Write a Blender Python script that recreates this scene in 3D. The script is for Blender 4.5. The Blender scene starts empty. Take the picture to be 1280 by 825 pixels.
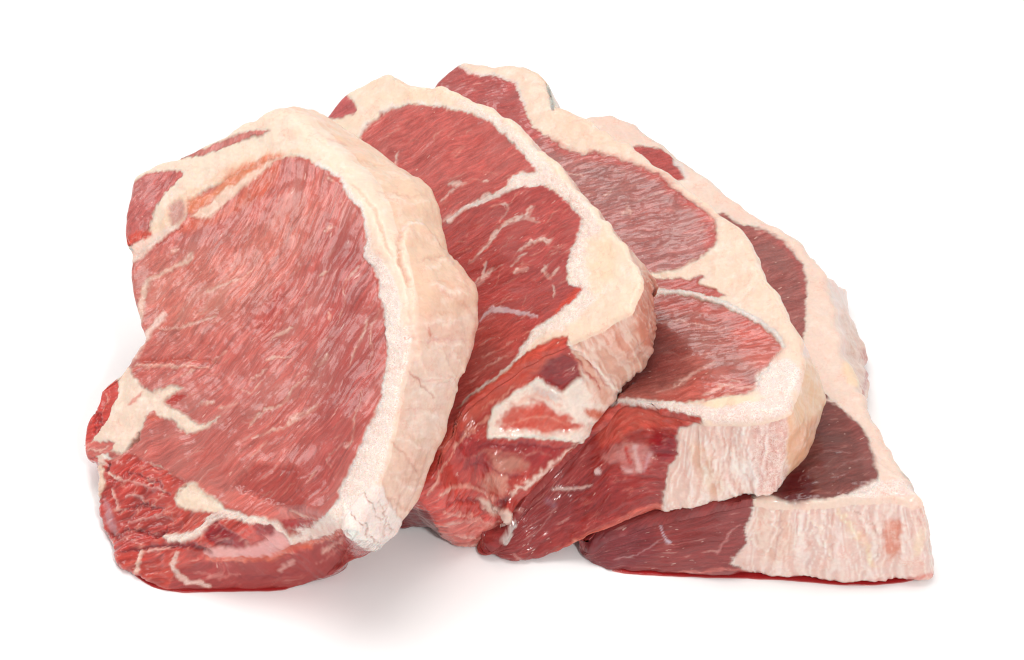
import bpy, math
import numpy as np
from mathutils import Matrix

# ------------------------------------------------------------------ camera, world, lamps
sc = bpy.context.scene
PITCH = math.radians(40.0); DIST = 1.0; WIDTH = 0.358           # metres; WIDTH = picture width at the aim point
AIM = np.array([0, 0, 0.045])
CR = np.array([1.0, 0, 0])
CU = np.array([0, math.sin(PITCH), math.cos(PITCH)])
CB = np.array([0, -math.cos(PITCH), math.sin(PITCH)])
CAM = AIM + CB * DIST

cam_data = bpy.data.cameras.new('camera')
cam_data.sensor_width = 36.0
cam_data.lens = 36.0 * DIST / WIDTH
cam_data.clip_start = 0.05; cam_data.clip_end = 50.0
cam = bpy.data.objects.new('camera', cam_data)
sc.collection.objects.link(cam)
cam.matrix_world = Matrix(((CR[0], CU[0], CB[0], CAM[0]), (CR[1], CU[1], CB[1], CAM[1]), (CR[2], CU[2], CB[2], CAM[2]), (0, 0, 0, 1)))
sc.camera = cam

world = bpy.data.worlds.new('World'); sc.world = world; world.use_nodes = True
bg = world.node_tree.nodes['Background']
bg.inputs['Color'].default_value = (1.0, 0.99, 0.985, 1)
bg.inputs['Strength'].default_value = 0.58

def area_lamp(name, loc, aim, size, power, color=(1, 1, 1)):
    d = bpy.data.lights.new(name, 'AREA'); d.shape = 'RECTANGLE'
    d.size, d.size_y = size; d.energy = power; d.color = color
    o = bpy.data.objects.new(name, d); sc.collection.objects.link(o)
    o.location = loc
    z = np.array(loc, float) - np.array(aim, float); z /= np.linalg.norm(z)
    x = np.cross((0, 1, 0.01), z); x /= np.linalg.norm(x); y = np.cross(z, x)
    o.matrix_world = Matrix(((x[0], y[0], z[0], loc[0]), (x[1], y[1], z[1], loc[1]), (x[2], y[2], z[2], loc[2]), (0, 0, 0, 1)))
    return o
area_lamp('softbox_lamp_top', (-0.15, 0.10, 1.10), (0, 0, 0.03), (0.75, 0.55), 6.6, (1, 0.985, 0.965))
area_lamp('softbox_lamp_front', (0.30, -1.0, 0.95), (0, 0, 0.03), (0.14, 0.12), 7.6, (1, 0.985, 0.97))
area_lamp('sheen_lamp_left', (-0.98, 0.22, 0.46), (0, 0, 0.05), (0.22, 0.26), 0.85, (1, 0.985, 0.97))  # added lamp, placed to give the upright steak a wet sheen
area_lamp('sheen_lamp_back', (-0.45, 0.85, 0.70), (0, 0, 0.05), (0.28, 0.22), 1.1, (1, 0.985, 0.97))  # added lamp, low behind, for sheen across the whole fan

sc.view_settings.view_transform = 'Standard'
sc.view_settings.look = 'None'
sc.view_settings.gamma = 1.0
sc.view_settings.exposure = 0.0
sc.view_settings.use_curve_mapping = False
sc.render.engine = 'CYCLES'
sc.cycles.use_denoising = True
sc.cycles.filter_width = 1.2
sc.cycles.sample_clamp_indirect = 4.0
sc.cycles.max_bounces = 8

# ------------------------------------------------------------------ helpers: points, noise, curves
def unit(v):
    v = np.asarray(v, float); return v / np.linalg.norm(v)
def at(px, p0, n):
    """a picture point (1280 x 825) carried to the plane through p0 with normal n"""
    d = -CB * DIST + CR * ((px[0] - 640) / 1280 * WIDTH) - CU * ((px[1] - 412.5) / 1280 * WIDTH)
    return CAM + d * (np.dot(np.asarray(p0) - CAM, n) / np.dot(d, n))
def at_height(px, z):
    return at(px, np.array([0, 0, z]), np.array([0, 0, 1.0]))
def trace_of(P):
    v = P - CAM
    q = -(v @ CB)
    return np.stack([640 + (v @ CR) / q * DIST / WIDTH * 1280, 412.5 - (v @ CU) / q * DIST / WIDTH * 1280], -1)
def srgb(*c):
    c = np.array(c, float) / 255.0
    return np.where(c <= 0.04045, c / 12.92, ((c + 0.055) / 1.055) ** 2.4)
def sstep(a, b, x):
    t = np.clip((x - a) / (b - a + 1e-12), 0, 1); return t * t * (3 - 2 * t)

def _hash(ix, iy, iz, seed):
    h = (ix.astype(np.int64) * 374761393 + iy.astype(np.int64) * 668265263 + iz.astype(np.int64) * 2147483647 + seed * 974711) & 0xFFFFFFFF
    h = ((h ^ (h >> 13)) * 1274126177) & 0xFFFFFFFF
    h = ((h ^ (h >> 15)) * 2246822519) & 0xFFFFFFFF
    return h ^ (h >> 16)
_G = np.array([(1,1,0),(-1,1,0),(1,-1,0),(-1,-1,0),(1,0,1),(-1,0,1),(1,0,-1),(-1,0,-1),(0,1,1),(0,-1,1),(0,1,-1),(0,-1,-1),(1,1,0),(-1,1,0),(0,-1,1),(0,-1,-1)], float)
def noise(P, seed=0):
    """gradient noise, about -0.7..0.7, P is (N,2) or (N,3)"""
    P = np.asarray(P, float)
    if P.shape[1] == 2: P = np.concatenate([P, np.full((len(P), 1), 0.37)], 1)
    I = np.floor(P).astype(np.int64); f = P - I
    w = f * f * f * (f * (f * 6 - 15) + 10)
    out = np.zeros(len(P))
    for dx in (0, 1):
        wx = w[:, 0] if dx else 1 - w[:, 0]
        for dy in (0, 1):
            wy = w[:, 1] if dy else 1 - w[:, 1]
            for dz in (0, 1):
                wz = w[:, 2] if dz else 1 - w[:, 2]
                g = _G[_hash(I[:, 0] + dx, I[:, 1] + dy, I[:, 2] + dz, seed) & 15]
                out += wx * wy * wz * (g[:, 0] * (f[:, 0] - dx) + g[:, 1] * (f[:, 1] - dy) + g[:, 2] * (f[:, 2] - dz))
    return out
def fbm(P, octaves=3, seed=0, gain=0.5):
    a, s, o = 1.0, 1.0, 0
    for k in range(octaves):
        o = o + a * noise(np.asarray(P) * s, seed + 17 * k); a *= gain; s *= 2.03
    return o
def closed_spline(C, M):
    """Catmull-Rom through C (K,d) -> (K*M,d)"""
    C = np.asarray(C, float); K = len(C)
    t = (np.arange(M) / M)[None, :, None]
    p0, p1, p2, p3 = (np.roll(C, k, 0)[:, None, :] for k in (1, 0, -1, -2))
    q = 0.5 * (2 * p1 + (p2 - p0) * t + (2 * p0 - 5 * p1 + 4 * p2 - p3) * t ** 2 + (3 * p1 - p0 - 3 * p2 + p3) * t ** 3)
    return q.reshape(K * M, -1)
def smooth_open(C, M=6):
    C = np.asarray(C, float)
    if len(C) < 3: return C
    E = np.concatenate([[2 * C[0] - C[1]], C, [2 * C[-1] - C[-2]]])
    out = []
    for i in range(1, len(E) - 2):
        p0, p1, p2, p3 = E[i - 1:i + 3]
        for t in np.arange(M) / M:
            out.append(0.5 * (2 * p1 + (p2 - p0) * t + (2 * p0 - 5 * p1 + 4 * p2 - p3) * t ** 2 + (3 * p1 - p0 - 3 * p2 + p3) * t ** 3))
    out.append(C[-1]); return np.array(out)
def seg_dist(Q, A, B):
    d = B - A; L = max(float(d @ d), 1e-9)
    t = np.clip(((Q - A) @ d) / L, 0, 1)
    e = Q - A - t[:, None] * d
    return np.sqrt((e * e).sum(1)), t
def sd_poly(Q, V, pad):
    """signed distance (negative inside); far points get +pad"""
    V = np.asarray(V, float); out = np.full(len(Q), float(pad))
    m = np.all((Q > V.min(0) - pad) & (Q < V.max(0) + pad), 1)
    q = Q[m]
    if len(q) == 0: return out
    best = np.full(len(q), 1e9); ins = np.zeros(len(q), bool)
    for A, B in zip(V, np.roll(V, -1, 0)):
        d, _ = seg_dist(q, A, B); best = np.minimum(best, d)
        if A[1] != B[1]:
            c = ((A[1] > q[:, 1]) != (B[1] > q[:, 1])) & (q[:, 0] < (B[0] - A[0]) * (q[:, 1] - A[1]) / (B[1] - A[1]) + A[0])
            ins ^= c
    out[m] = np.where(ins, -best, best)
    return out
def sd_line(Q, V, wid, pad):
    """distance to a polyline minus its (tapering) half width"""
    V = np.asarray(V, float); wid = np.asarray(wid, float) if np.ndim(wid) else np.full(len(V), float(wid))
    if len(V) > 2:
        S = smooth_open(np.concatenate([V, wid[:, None]], 1), 5); V, wid = S[:, :2], S[:, 2]
    out = np.full(len(Q), float(pad))
    m = np.all((Q > V.min(0) - pad) & (Q < V.max(0) + pad), 1)
    q = Q[m]
    if len(q) == 0: return out
    best = np.full(len(q), 1e9)
    for i in range(len(V) - 1):
        d, t = seg_dist(q, V[i], V[i + 1])
        best = np.minimum(best, d - 0.5 * (wid[i] * (1 - t) + wid[i + 1] * t))
    out[m] = best
    return out

# ------------------------------------------------------------------ materials
def new_mat(name):
    m = bpy.data.materials.new(name); m.use_nodes = True
    nt = m.node_tree; nt.nodes.clear()
    return m, nt
class NB:
    def __init__(s, nt): s.nt = nt
    def n(s, t, **kw):
        x = s.nt.nodes.new(t)
        for k, v in kw.items(): setattr(x, k, v)
        return x
    def put(s, sock, v):
        if isinstance(v, bpy.types.NodeSocket): s.nt.links.new(v, sock)
        else: sock.default_value = v
    def math(s, op, a, b=0.0, clamp=False):
        x = s.n('ShaderNodeMath', operation=op, use_clamp=clamp); s.put(x.inputs[0], a); s.put(x.inputs[1], b); return x.outputs[0]
    def vmath(s, op, a, b):
        x = s.n('ShaderNodeVectorMath', operation=op); s.put(x.inputs[0], a); s.put(x.inputs[1], b); return x.outputs[0]
    def ramp(s, v, a, b, lo=0.0, hi=1.0):
        x = s.n('ShaderNodeMapRange', interpolation_type='SMOOTHSTEP'); s.put(x.inputs['Value'], v)
        for k, q in (('From Min', a), ('From Max', b), ('To Min', lo), ('To Max', hi)): s.put(x.inputs[k], q)
        return x.outputs[0]
    def noise(s, vec, scale, detail=3, rough=0.55):
        x = s.n('ShaderNodeTexNoise'); s.put(x.inputs['Vector'], vec)
        x.inputs['Scale'].default_value = scale; x.inputs['Detail'].default_value = detail; x.inputs['Roughness'].default_value = rough
        return x.outputs['Fac']
    def mix(s, f, a, b, mode='MIX'):
        x = s.n('ShaderNodeMix', data_type='RGBA', blend_type=mode, clamp_factor=True)
        s.put(x.inputs[0], f); s.put(x.inputs[6], a); s.put(x.inputs[7], b); return x.outputs[2]
    def attr(s, name):
        return s.n('ShaderNodeAttribute', attribute_type='GEOMETRY', attribute_name=name)

def meat_material(name, sss=0.35, scale=0.0022):
    m, nt = new_mat(name); b = NB(nt)
    col = b.attr('tint').outputs['Color']
    sep = b.n('ShaderNodeSeparateColor'); b.put(sep.inputs[0], b.attr('kind_mix').outputs['Color'])
    lean, wet, gran = sep.outputs
    fib = b.attr('fibre').outputs['Vector']                      # millimetres: along, across, depth
    pos = b.attr('place').outputs['Vector']                      # millimetres in the steak's own frame
    # lean meat: stretched fibre noise, pale connective streaks, blotches
    warp = b.n('ShaderNodeTexNoise'); b.put(warp.inputs['Vector'], pos); warp.inputs['Scale'].default_value = 0.11; warp.inputs['Detail'].default_value = 2
    fibw = b.vmath('ADD', fib, b.vmath('MULTIPLY', b.vmath('SUBTRACT', warp.outputs['Color'], (0.5, 0.5, 0.5)), (0, 2.2, 0)))
    f1 = b.noise(b.vmath('MULTIPLY', fibw, (0.10, 0.36, 0.3)), 1.0, 5, 0.58)
    f2 = b.noise(b.vmath('MULTIPLY', fibw, (0.24, 1.0, 1.0)), 1.0, 3, 0.6)
    f3 = b.noise(b.vmath('MULTIPLY', fibw, (0.05, 0.08, 0.1)), 1.0, 3, 0.55)
    f4 = b.noise(b.vmath('MULTIPLY', fibw, (0.12, 0.30, 0.2)), 1.0, 4, 0.6)
    g1 = b.noise(pos, 0.14, 4, 0.6); g2 = b.noise(pos, 0.9, 3, 0.6); g3 = b.noise(pos, 2.1, 2, 0.6)
    tone = b.math('ADD', b.ramp(f1, 0.32, 0.68, 0.84, 1.10), b.ramp(f2, 0.32, 0.68, -0.17, 0.17))
    tone = b.math('ADD', tone, b.ramp(g3, 0.3, 0.7, -0.05, 0.05))
    lc = b.mix(1.0, col, tone, 'MULTIPLY')
    lc = b.mix(b.ramp(f3, 0.46, 0.66, 0, 0.60), lc, b.mix(1.0, col, (0.88, 1.24, 1.26, 1), 'MULTIPLY'))      # greyer mottling, partly glossy sheen put into the colour
    lc = b.mix(b.ramp(f4, 0.50, 0.72, 0, 0.60), lc, b.mix(1.0, col, (0.86, 0.54, 0.50, 1), 'MULTIPLY'))      # wetter red
    f5 = b.noise(b.vmath('MULTIPLY', fibw, (0.035, 0.16, 0.2)), 1.0, 4, 0.6)
    lc = b.mix(1.0, lc, b.ramp(f5, 0.34, 0.62, 0.88, 1.06), 'MULTIPLY')
    streak = b.math('MULTIPLY', b.ramp(f1, 0.55, 0.72), b.ramp(f4, 0.55, 0.38))
    lc = b.mix(b.math('MULTIPLY', streak, 0.34), lc, (0.80, 0.47, 0.40, 1))
    sp = b.noise(b.vmath('MULTIPLY', fibw, (0.28, 0.60, 0.4)), 1.0, 2, 0.5)
    lc = b.mix(b.ramp(sp, 0.68, 0.76, 0, 0.45), lc, (0.85, 0.56, 0.47, 1))
    # fat: gentle mottling, cut grains
    fc = b.mix(b.ramp(g1, 0.46, 0.72, 0, 0.28), col, (0.80, 0.47, 0.38, 1))
    fs = b.noise(b.vmath('MULTIPLY', fib, (0.55, 0.07, 0.5)), 1.0, 4, 0.6)
    fc = b.mix(b.ramp(fs, 0.48, 0.70, 0, 0.55), fc, b.mix(1.0, fc, (1.03, 1.07, 1.11, 1), 'MULTIPLY'))
    gw = b.noise(b.vmath('ADD', pos, (31.0, 7.0, 3.0)), 0.16, 4, 0.65)
    fc = b.mix(b.ramp(gw, 0.50, 0.72, 0, 0.35), fc, (0.88, 0.75, 0.67, 1))
    g5 = b.noise(pos, 0.10, 5, 0.6)
    vn = b.math('MULTIPLY', b.ramp(b.math('ABSOLUTE', b.math('SUBTRACT', g5, 0.5)), 0.014, 0.002), b.ramp(g1, 0.42, 0.62))
    fc = b.mix(b.math('MULTIPLY', vn, 0.38), fc, (0.70, 0.34, 0.25, 1))
    fc = b.mix(1.0, fc, b.ramp(g2, 0.25, 0.75, 0.965, 1.03), 'MULTIPLY')
    grains = b.mix(b.ramp(g3, 0.32, 0.56), b.mix(1.0, col, (0.90, 0.72, 0.68, 1), 'MULTIPLY'), (0.88, 0.77, 0.71, 1))
    g4 = b.noise(pos, 0.45, 3, 0.6)
    fc = b.mix(b.math('MULTIPLY', gran, b.ramp(g4, 0.36, 0.60, 0.12, 0.85)), fc, grains)
    base = b.mix(lean, fc, lc)
    # relief too fine for the mesh
    hl = b.math('ADD', b.math('MULTIPLY', f1, 1.0), b.math('MULTIPLY', f2, 0.45))
    hf = b.math('ADD', b.math('MULTIPLY', g2, 0.14), b.math('MULTIPLY', b.math('MULTIPLY', g3, gran), 0.55))
    hm = b.n('ShaderNodeMix', data_type='FLOAT'); b.put(hm.inputs[0], lean); b.put(hm.inputs[2], hf); b.put(hm.inputs[3], hl)
    bp = b.n('ShaderNodeBump'); bp.inputs['Strength'].default_value = 0.75; bp.inputs['Distance'].default_value = 0.0006
    b.put(bp.inputs['Height'], hm.outputs[0])
    pr = b.n('ShaderNodeBsdfPrincipled')
    b.put(pr.inputs['Base Color'], base)
    r0 = b.math('ADD', b.math('MULTIPLY', lean, -0.10), 0.44)
    rg = b.math('SUBTRACT', r0, b.math('MULTIPLY', wet, 0.24))
    b.put(pr.inputs['Roughness'], b.math('ADD', rg, b.ramp(g2, 0.2, 0.8, -0.08, 0.08), True))
    pr.inputs['IOR'].default_value = 1.40
    pr.inputs['Specular IOR Level'].default_value = 0.22
    pr.subsurface_method = 'RANDOM_WALK'
    pr.inputs['Subsurface Weight'].default_value = sss
    pr.inputs['Subsurface Radius'].default_value = (1.0, 0.38, 0.26)
    pr.inputs['Subsurface Scale'].default_value = scale
    b.put(pr.inputs['Coat Weight'], b.math('ADD', b.math('ADD', b.math('MULTIPLY', wet, 0.55), b.math('MULTIPLY', lean, 0.30)), 0.10, True))
    pr.inputs['Coat Roughness'].default_value = 0.15
    cn = b.math('ADD', b.noise(pos, 0.20, 1, 0.45), b.math('MULTIPLY', b.noise(b.vmath('MULTIPLY', fibw, (0.045, 0.34, 0.4)), 1.0, 1, 0.45), 0.8))
    cb = b.n('ShaderNodeBump'); cb.inputs['Strength'].default_value = 0.8; cb.inputs['Distance'].default_value = 0.00062
    b.put(cb.inputs['Height'], cn); b.put(pr.inputs['Coat Normal'], cb.outputs[0])
    pr.inputs['Coat IOR'].default_value = 1.45
    b.put(pr.inputs['Normal'], bp.outputs[0])
    out = b.n('ShaderNodeOutputMaterial'); nt.links.new(pr.outputs[0], out.inputs[0])
    return m
LEAN = meat_material('lean_meat'); FAT = meat_material('beef_fat', 0.6, 0.0040)

# ------------------------------------------------------------------ the table
def mesh_obj(name, V, faces, mat, parent=None, smooth=False):
    me = bpy.data.meshes.new(name); me.from_pydata([tuple(v) for v in V], [], faces); me.materials.append(mat)
    if smooth: me.shade_smooth()
    o = bpy.data.objects.new(name, me); sc.collection.objects.link(o)
    if parent: o.parent = parent
    return o
m, nt = new_mat('white_table'); b = NB(nt)
pr = b.n('ShaderNodeBsdfPrincipled'); pr.inputs['Base Color'].default_value = (0.95, 0.95, 0.95, 1)
pr.inputs['Roughness'].default_value = 0.55; pr.inputs['Specular IOR Level'].default_value = 0.25
tn = b.n('ShaderNodeTexCoord')
b.put(pr.inputs['Roughness'], b.ramp(b.noise(tn.outputs['Object'], 40, 3), 0.3, 0.7, 0.5, 0.6))
nt.links.new(pr.outputs[0], b.n('ShaderNodeOutputMaterial').inputs[0])
tab = mesh_obj('table_surface', [(-3, -3, 0), (3, -3, 0), (3, 3, 0), (-3, 3, 0)], [(0, 1, 2, 3)], m)
tab['kind'] = 'structure'

# ------------------------------------------------------------------ steak builder
UPPER = []                     # (frame, thickness, outline) of steaks lying on top of the next one
def inside(Q, V):
    ins = np.zeros(len(Q), bool)
    for A, B in zip(V, np.roll(V, -1, 0)):
        if A[1] != B[1]:
            ins ^= ((A[1] > Q[:, 1]) != (B[1] > Q[:, 1])) & (Q[:, 0] < (B[0] - A[0]) * (Q[:, 1] - A[1]) / (B[1] - A[1]) + A[0])
    return ins

def build_steak(S):
    seed = S['seed']; n = S['n']; T = S['T']; p0 = S['p0']
    ex = unit(CR - n * (n @ CR)); ey = np.cross(n, ex); R = np.stack([ex, ey, n], 1)      # columns
    loc = lambda P: (np.asarray(P) - p0) @ R
    NA, NR, NS, NBK = S.get('NA', 1000), S.get('NR', 200), S.get('NS', 60), 6
    Fc, Bc, Re = [], [], []
    p0c = at(S['centre'], p0, n)
    for c in S['outline']:
        f = c[0]; bk = c[1] if len(c) > 1 else None; re = c[2] if len(c) > 2 else S['re']
        pf = at_height(f[:2], f[2]) if len(f) == 3 else at(f, p0, n)
        if bk is None: pb = pf - n * T + S.get('shrink', 0.15) * (p0c - pf)
        elif len(bk) == 3: pb = at_height(bk[:2], bk[2])
        else: pb = at(bk, p0 - n * T, n)
        Fc.append(loc(pf)); Bc.append(loc(pb)); Re.append([re])
    cen = loc(at(S['centre'], p0, n))
    raw = np.concatenate([Fc, Bc, Re], 1)
    cv = closed_spline(raw, 24)
    L = np.linalg.norm(np.diff(np.concatenate([cv, cv[:1]])[:, :6].reshape(-1, 2, 3), axis=0), axis=2).mean(1)
    acc = np.concatenate([[0], np.cumsum(L)]); tt = np.linspace(0, acc[-1], NA, endpoint=False)
    cvc = np.concatenate([cv, cv[:1]])
    cur = np.stack([np.interp(tt, acc, cvc[:, k]) for k in range(7)], 1)
    Fp, Bp, re = cur[:, :3].copy(), cur[:, 3:6].copy(), cur[:, 6]
    s_mm = tt * 1000.0
    def outn(C):
        tg = np.roll(C, -3, 0) - np.roll(C, 3, 0)
        o = np.stack([tg[:, 1], -tg[:, 0], np.zeros(NA)], 1)
        o /= np.linalg.norm(o, axis=1)[:, None] + 1e-12
        k = np.cumsum(np.ones(1))
        area = 0.5 * np.sum(C[:, 0] * np.roll(C[:, 1], -1) - np.roll(C[:, 0], -1) * C[:, 1])
        return o if area > 0 else -o
    on = outn(Fp)
    ring = np.stack([np.cos(tt / acc[-1] * 2 * np.pi), np.sin(tt / acc[-1] * 2 * np.pi)], 1) * (acc[-1] * 1000 / (2 * np.pi))
    rough = S.get('rag', 0.5)
    Fp += on * (fbm(ring / 7.0, 3, seed + 1, 0.5) * rough * 0.0014)[:, None]
    Bp += on * (fbm(ring / 6.0, 3, seed + 2, 0.5) * rough * 0.0018)[:, None]
    for C in (Fp, Bp):                                            # keep the outline single-valued round the centre
        v = C[:, :2] - cen[:2]; th = np.unwrap(np.arctan2(v[:, 1], v[:, 0])); rr = np.hypot(v[:, 0], v[:, 1])
        sg = np.sign(th[-1] - th[0]); th = th * sg
        lo = np.minimum.accumulate(th[::-1])[::-1]; hi = np.maximum.accumulate(th)
        ks = np.ones(9) / 9; thm = 0.5 * (lo + hi)
        per = 2 * np.pi; ext = np.concatenate([thm[-8:] - per, thm, thm[:8] + per])
        thm = np.convolve(ext, ks, 'same')[8:-8]
        inc = np.maximum(np.diff(np.concatenate([thm, thm[:1] + per])), 0.12 * per / NA); inc *= per / inc.sum()
        t2 = thm[0] + np.concatenate([[0], np.cumsum(inc)[:-1]]); thm = t2 - np.mean(t2 - thm)
        rx = np.concatenate([rr[-8:], rr, rr[:8]]); rr = np.convolve(rx, np.ones(5) / 5, 'same')[8:-8]
        C[:, 0] = cen[0] + rr * np.cos(thm * sg); C[:, 1] = cen[1] + rr * np.sin(thm * sg)
    on = outn(Fp)
    pos, zone, fr, dd = [], [], [], []
    rad = np.linalg.norm((Fp - cen)[:, :2], axis=1); rdir = (Fp - cen)[:, :2] / rad[:, None]
    cosr = np.clip((rdir * on[:, :2]).sum(1), 0.15, 1)
    w0 = S.get('w0', 0.3)
    for i in range(NR):
        f = i / (NR - 1)
        p = cen + (Fp - cen) * f
        p[:, 2] = Fp[:, 2] * sstep(w0, 1, f)
        if f < 0.55: q = np.zeros(NA)
        else:
            dm = np.full(NA, 1e9)
            for k in range(-90, 91, 3):
                e = p[:, :2] - np.roll(Fp[:, :2], k, 0); dm = np.minimum(dm, (e * e).sum(1))
            q = np.clip(1 - np.maximum(np.sqrt(dm) - 0.0002, 0) / re, 0, 1)
            if f == 1: q[:] = 1
        p[:, 2] -= re * (1 - np.sqrt(1 - q * q * 0.999))
        pos.append(p); zone.append(np.zeros(NA, int)); fr.append(np.full(NA, f)); dd.append(np.zeros(NA))
    F2 = Fp.copy(); F2[:, 2] -= re * 0.97
    bul = S.get('bulge', 0.002)
    for j in range(1, NS + 1):
        d = j / NS
        p = F2 + (Bp - F2) * d + on * (bul * 4 * d * (1 - d))
        q = np.clip((d - 0.86) / 0.14, 0, 1); p -= on * (0.003 * (1 - np.sqrt(1 - q * q * 0.999)))
        pos.append(p); zone.append(np.ones(NA, int)); fr.append(np.full(NA, 1.0)); dd.append(np.full(NA, d))
    cb = cen - np.array([0, 0, T]); last = pos[-1]
    for j in range(1, NBK + 1):
        f = 1 - j / NBK
        p = cb + (last - cb) * f
        pos.append(p); zone.append(np.full(NA, 2)); fr.append(np.full(NA, f)); dd.append(np.ones(NA))
    NRW = len(pos)
    Lp = np.concatenate(pos); zone = np.concatenate(zone); fr = np.concatenate(fr); dd = np.concatenate(dd)
    sm = np.tile(s_mm, NRW)
    Wp = p0 + Lp @ R.T
    # give way to the steaks lying on top
    for (fr_p0, fr_R, uT, poly) in UPPER:
        q = (Wp - fr_p0) @ fr_R
        ins = inside(q[:, :2], poly) & (q[:, 2] > -uT - 0.0008)
        dz = np.where(ins, -uT - 0.0008 - q[:, 2], 0.0)
        Wp = Wp + np.outer(dz, fr_R[:, 2])
    Wp[:, 2] = np.maximum(Wp[:, 2], 0.0004)
    UPPER.append((p0, R, T, Bp[::8, :2].copy()))

    def normals(P):
        G = P.reshape(NRW, NA, 3)
        da = np.roll(G, -1, 1) - np.roll(G, 1, 1)
        db = np.empty_like(G); db[1:-1] = G[2:] - G[:-2]; db[0] = G[1] - G[0]; db[-1] = G[-1] - G[-2]
        cr = np.cross(da, db)
        sml = cr + 0.5 * (np.roll(cr, 1, 1) + np.roll(cr, -1, 1))
        cs = np.cumsum(np.concatenate([cr[:, -19:], cr, cr[:, :18]], 1), axis=1); big = cs[:, 37:] - cs[:, :-37]
        ld = np.linalg.norm(da, axis=2); thin = sstep(0.45, 0.2, ld / (np.median(ld, axis=1, keepdims=True) + 1e-12))
        for k in range(1, 5): thin = np.maximum(thin, np.maximum(np.roll(thin, 1, 1), np.roll(thin, -1, 1)))
        sml /= np.linalg.norm(sml, axis=2, keepdims=True) + 1e-18; big /= np.linalg.norm(big, axis=2, keepdims=True) + 1e-18
        nn = sml * (1 - thin[..., None]) + big * thin[..., None]; nn /= np.linalg.norm(nn, axis=2, keepdims=True) + 1e-12
        if np.mean(nn[NR // 2] @ n) < 0: nn = -nn
        nn[0] = n; nn[-1] = -n
        return nn.reshape(-1, 3), nn
    Nw, _ = normals(Wp)
    flip = np.mean(np.cross(np.roll(Wp.reshape(NRW, NA, 3), -1, 1)[NR // 2] - Wp.reshape(NRW, NA, 3)[NR // 2], Wp.reshape(NRW, NA, 3)[NR // 2 + 1] - Wp.reshape(NRW, NA, 3)[NR // 2]) @ n) < 0
    Q = trace_of(Wp)
    facing = ((CAM - Wp) / DIST * Nw).sum(1) > np.where(zone == 0, -9.0, -0.3)
    mm = Lp * 1000.0
    # fibre coordinates
    fx = S['fibre'](mm, lambda px: loc(at(px, p0, n)) * 1000.0)
    side = zone > 0
    along = np.where(side, sm, fx[0]); across = np.where(side, dd * T * 1000 + 40, fx[1])
    wv = fbm(mm / 22.0, 2, seed + 5)
    across = across + 3.0 * wv
    fib = np.stack([along, across, np.where(side, 7.0, 0.0) + 0 * along], 1)

    N = len(Q)
    col = np.tile(srgb(*S['fat']), (N, 1)); lean = np.zeros(N); gran = np.zeros(N); wet = np.full(N, 0.22)
    hgt = np.zeros(N); part = np.zeros(N, int); stri = np.zeros(N); lump = np.zeros(N)
    w1 = np.stack([noise(mm / 5.0, seed + 21), noise(mm / 5.0 + 50, seed + 22)], 1)
    w2 = np.stack([noise(mm / 1.6, seed + 23), noise(mm / 1.6 + 50, seed + 24)], 1)
    fj = noise(np.stack([along / 9.0, across / 0.9], 1), seed + 25)                      # frayed along the fibre
    if 'side_fat' in S: col[side] = srgb(*S['side_fat'])
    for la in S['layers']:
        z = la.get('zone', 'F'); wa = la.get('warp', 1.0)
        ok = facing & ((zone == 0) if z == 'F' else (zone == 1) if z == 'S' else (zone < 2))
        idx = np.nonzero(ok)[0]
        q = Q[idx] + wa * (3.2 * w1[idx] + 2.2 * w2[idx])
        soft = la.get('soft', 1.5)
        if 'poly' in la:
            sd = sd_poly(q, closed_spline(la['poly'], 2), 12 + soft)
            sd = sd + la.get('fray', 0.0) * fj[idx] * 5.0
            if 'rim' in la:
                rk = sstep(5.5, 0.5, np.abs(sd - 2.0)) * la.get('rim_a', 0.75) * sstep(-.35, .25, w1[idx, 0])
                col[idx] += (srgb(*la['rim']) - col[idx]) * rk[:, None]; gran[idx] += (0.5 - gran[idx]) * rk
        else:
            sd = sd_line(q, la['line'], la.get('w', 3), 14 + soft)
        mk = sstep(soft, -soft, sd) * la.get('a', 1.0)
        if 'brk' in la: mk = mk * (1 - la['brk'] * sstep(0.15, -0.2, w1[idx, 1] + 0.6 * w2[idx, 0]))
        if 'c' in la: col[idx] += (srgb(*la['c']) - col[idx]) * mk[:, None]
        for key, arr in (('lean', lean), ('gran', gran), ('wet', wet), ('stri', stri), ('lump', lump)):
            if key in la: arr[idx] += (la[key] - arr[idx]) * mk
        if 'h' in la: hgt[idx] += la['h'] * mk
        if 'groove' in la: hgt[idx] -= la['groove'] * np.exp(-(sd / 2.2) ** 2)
        if 'part' in la: part[idx[mk > 0.5]] = S['parts'].index(la['part'])
    # surfaces turned away carry on the look of the edge they continue
    for r_ in range(NR, NRW):
        cur_ = slice(r_ * NA, (r_ + 1) * NA); prv = slice((r_ - 1) * NA, r_ * NA)
        mk = ~facing[cur_] | (zone[cur_] == 2)
        for arr in (col, lean, gran, wet, stri, lump, part): arr[cur_][mk] = arr[prv][mk]
    # relief, millimetres
    isf = 1 - lean
    hgt += lean * (-0.12 + 0.9 * fbm(mm / 24.0, 2, seed + 31) + 0.12 * fbm(np.stack([along / 16.0, across / 3.2], 1), 3, seed + 32, 0.5))
    hgt += isf * (1.0 * fbm(mm / 17.0, 3, seed + 33) + 0.45 * fbm(mm / 7.0, 2, seed + 39) + 0.10 * noise(mm / 1.3, seed + 34) * (1 + 2.5 * gran))
    lp = np.abs(fbm(np.stack([along / 13.0, across / 4.5, mm[:, 2] / 6.0], 1), 4, seed + 41, 0.55))
    hgt += lump * (1.7 * (0.35 - lp)); pk = lump * sstep(0.13, 0.02, lp) * sstep(-.1, .3, w1[:, 0])
    col = col + (0.6 * pk)[:, None] * (srgb(228, 160, 150) - col)  # pale silvery lump ridges, with highlights put into the colour
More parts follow.
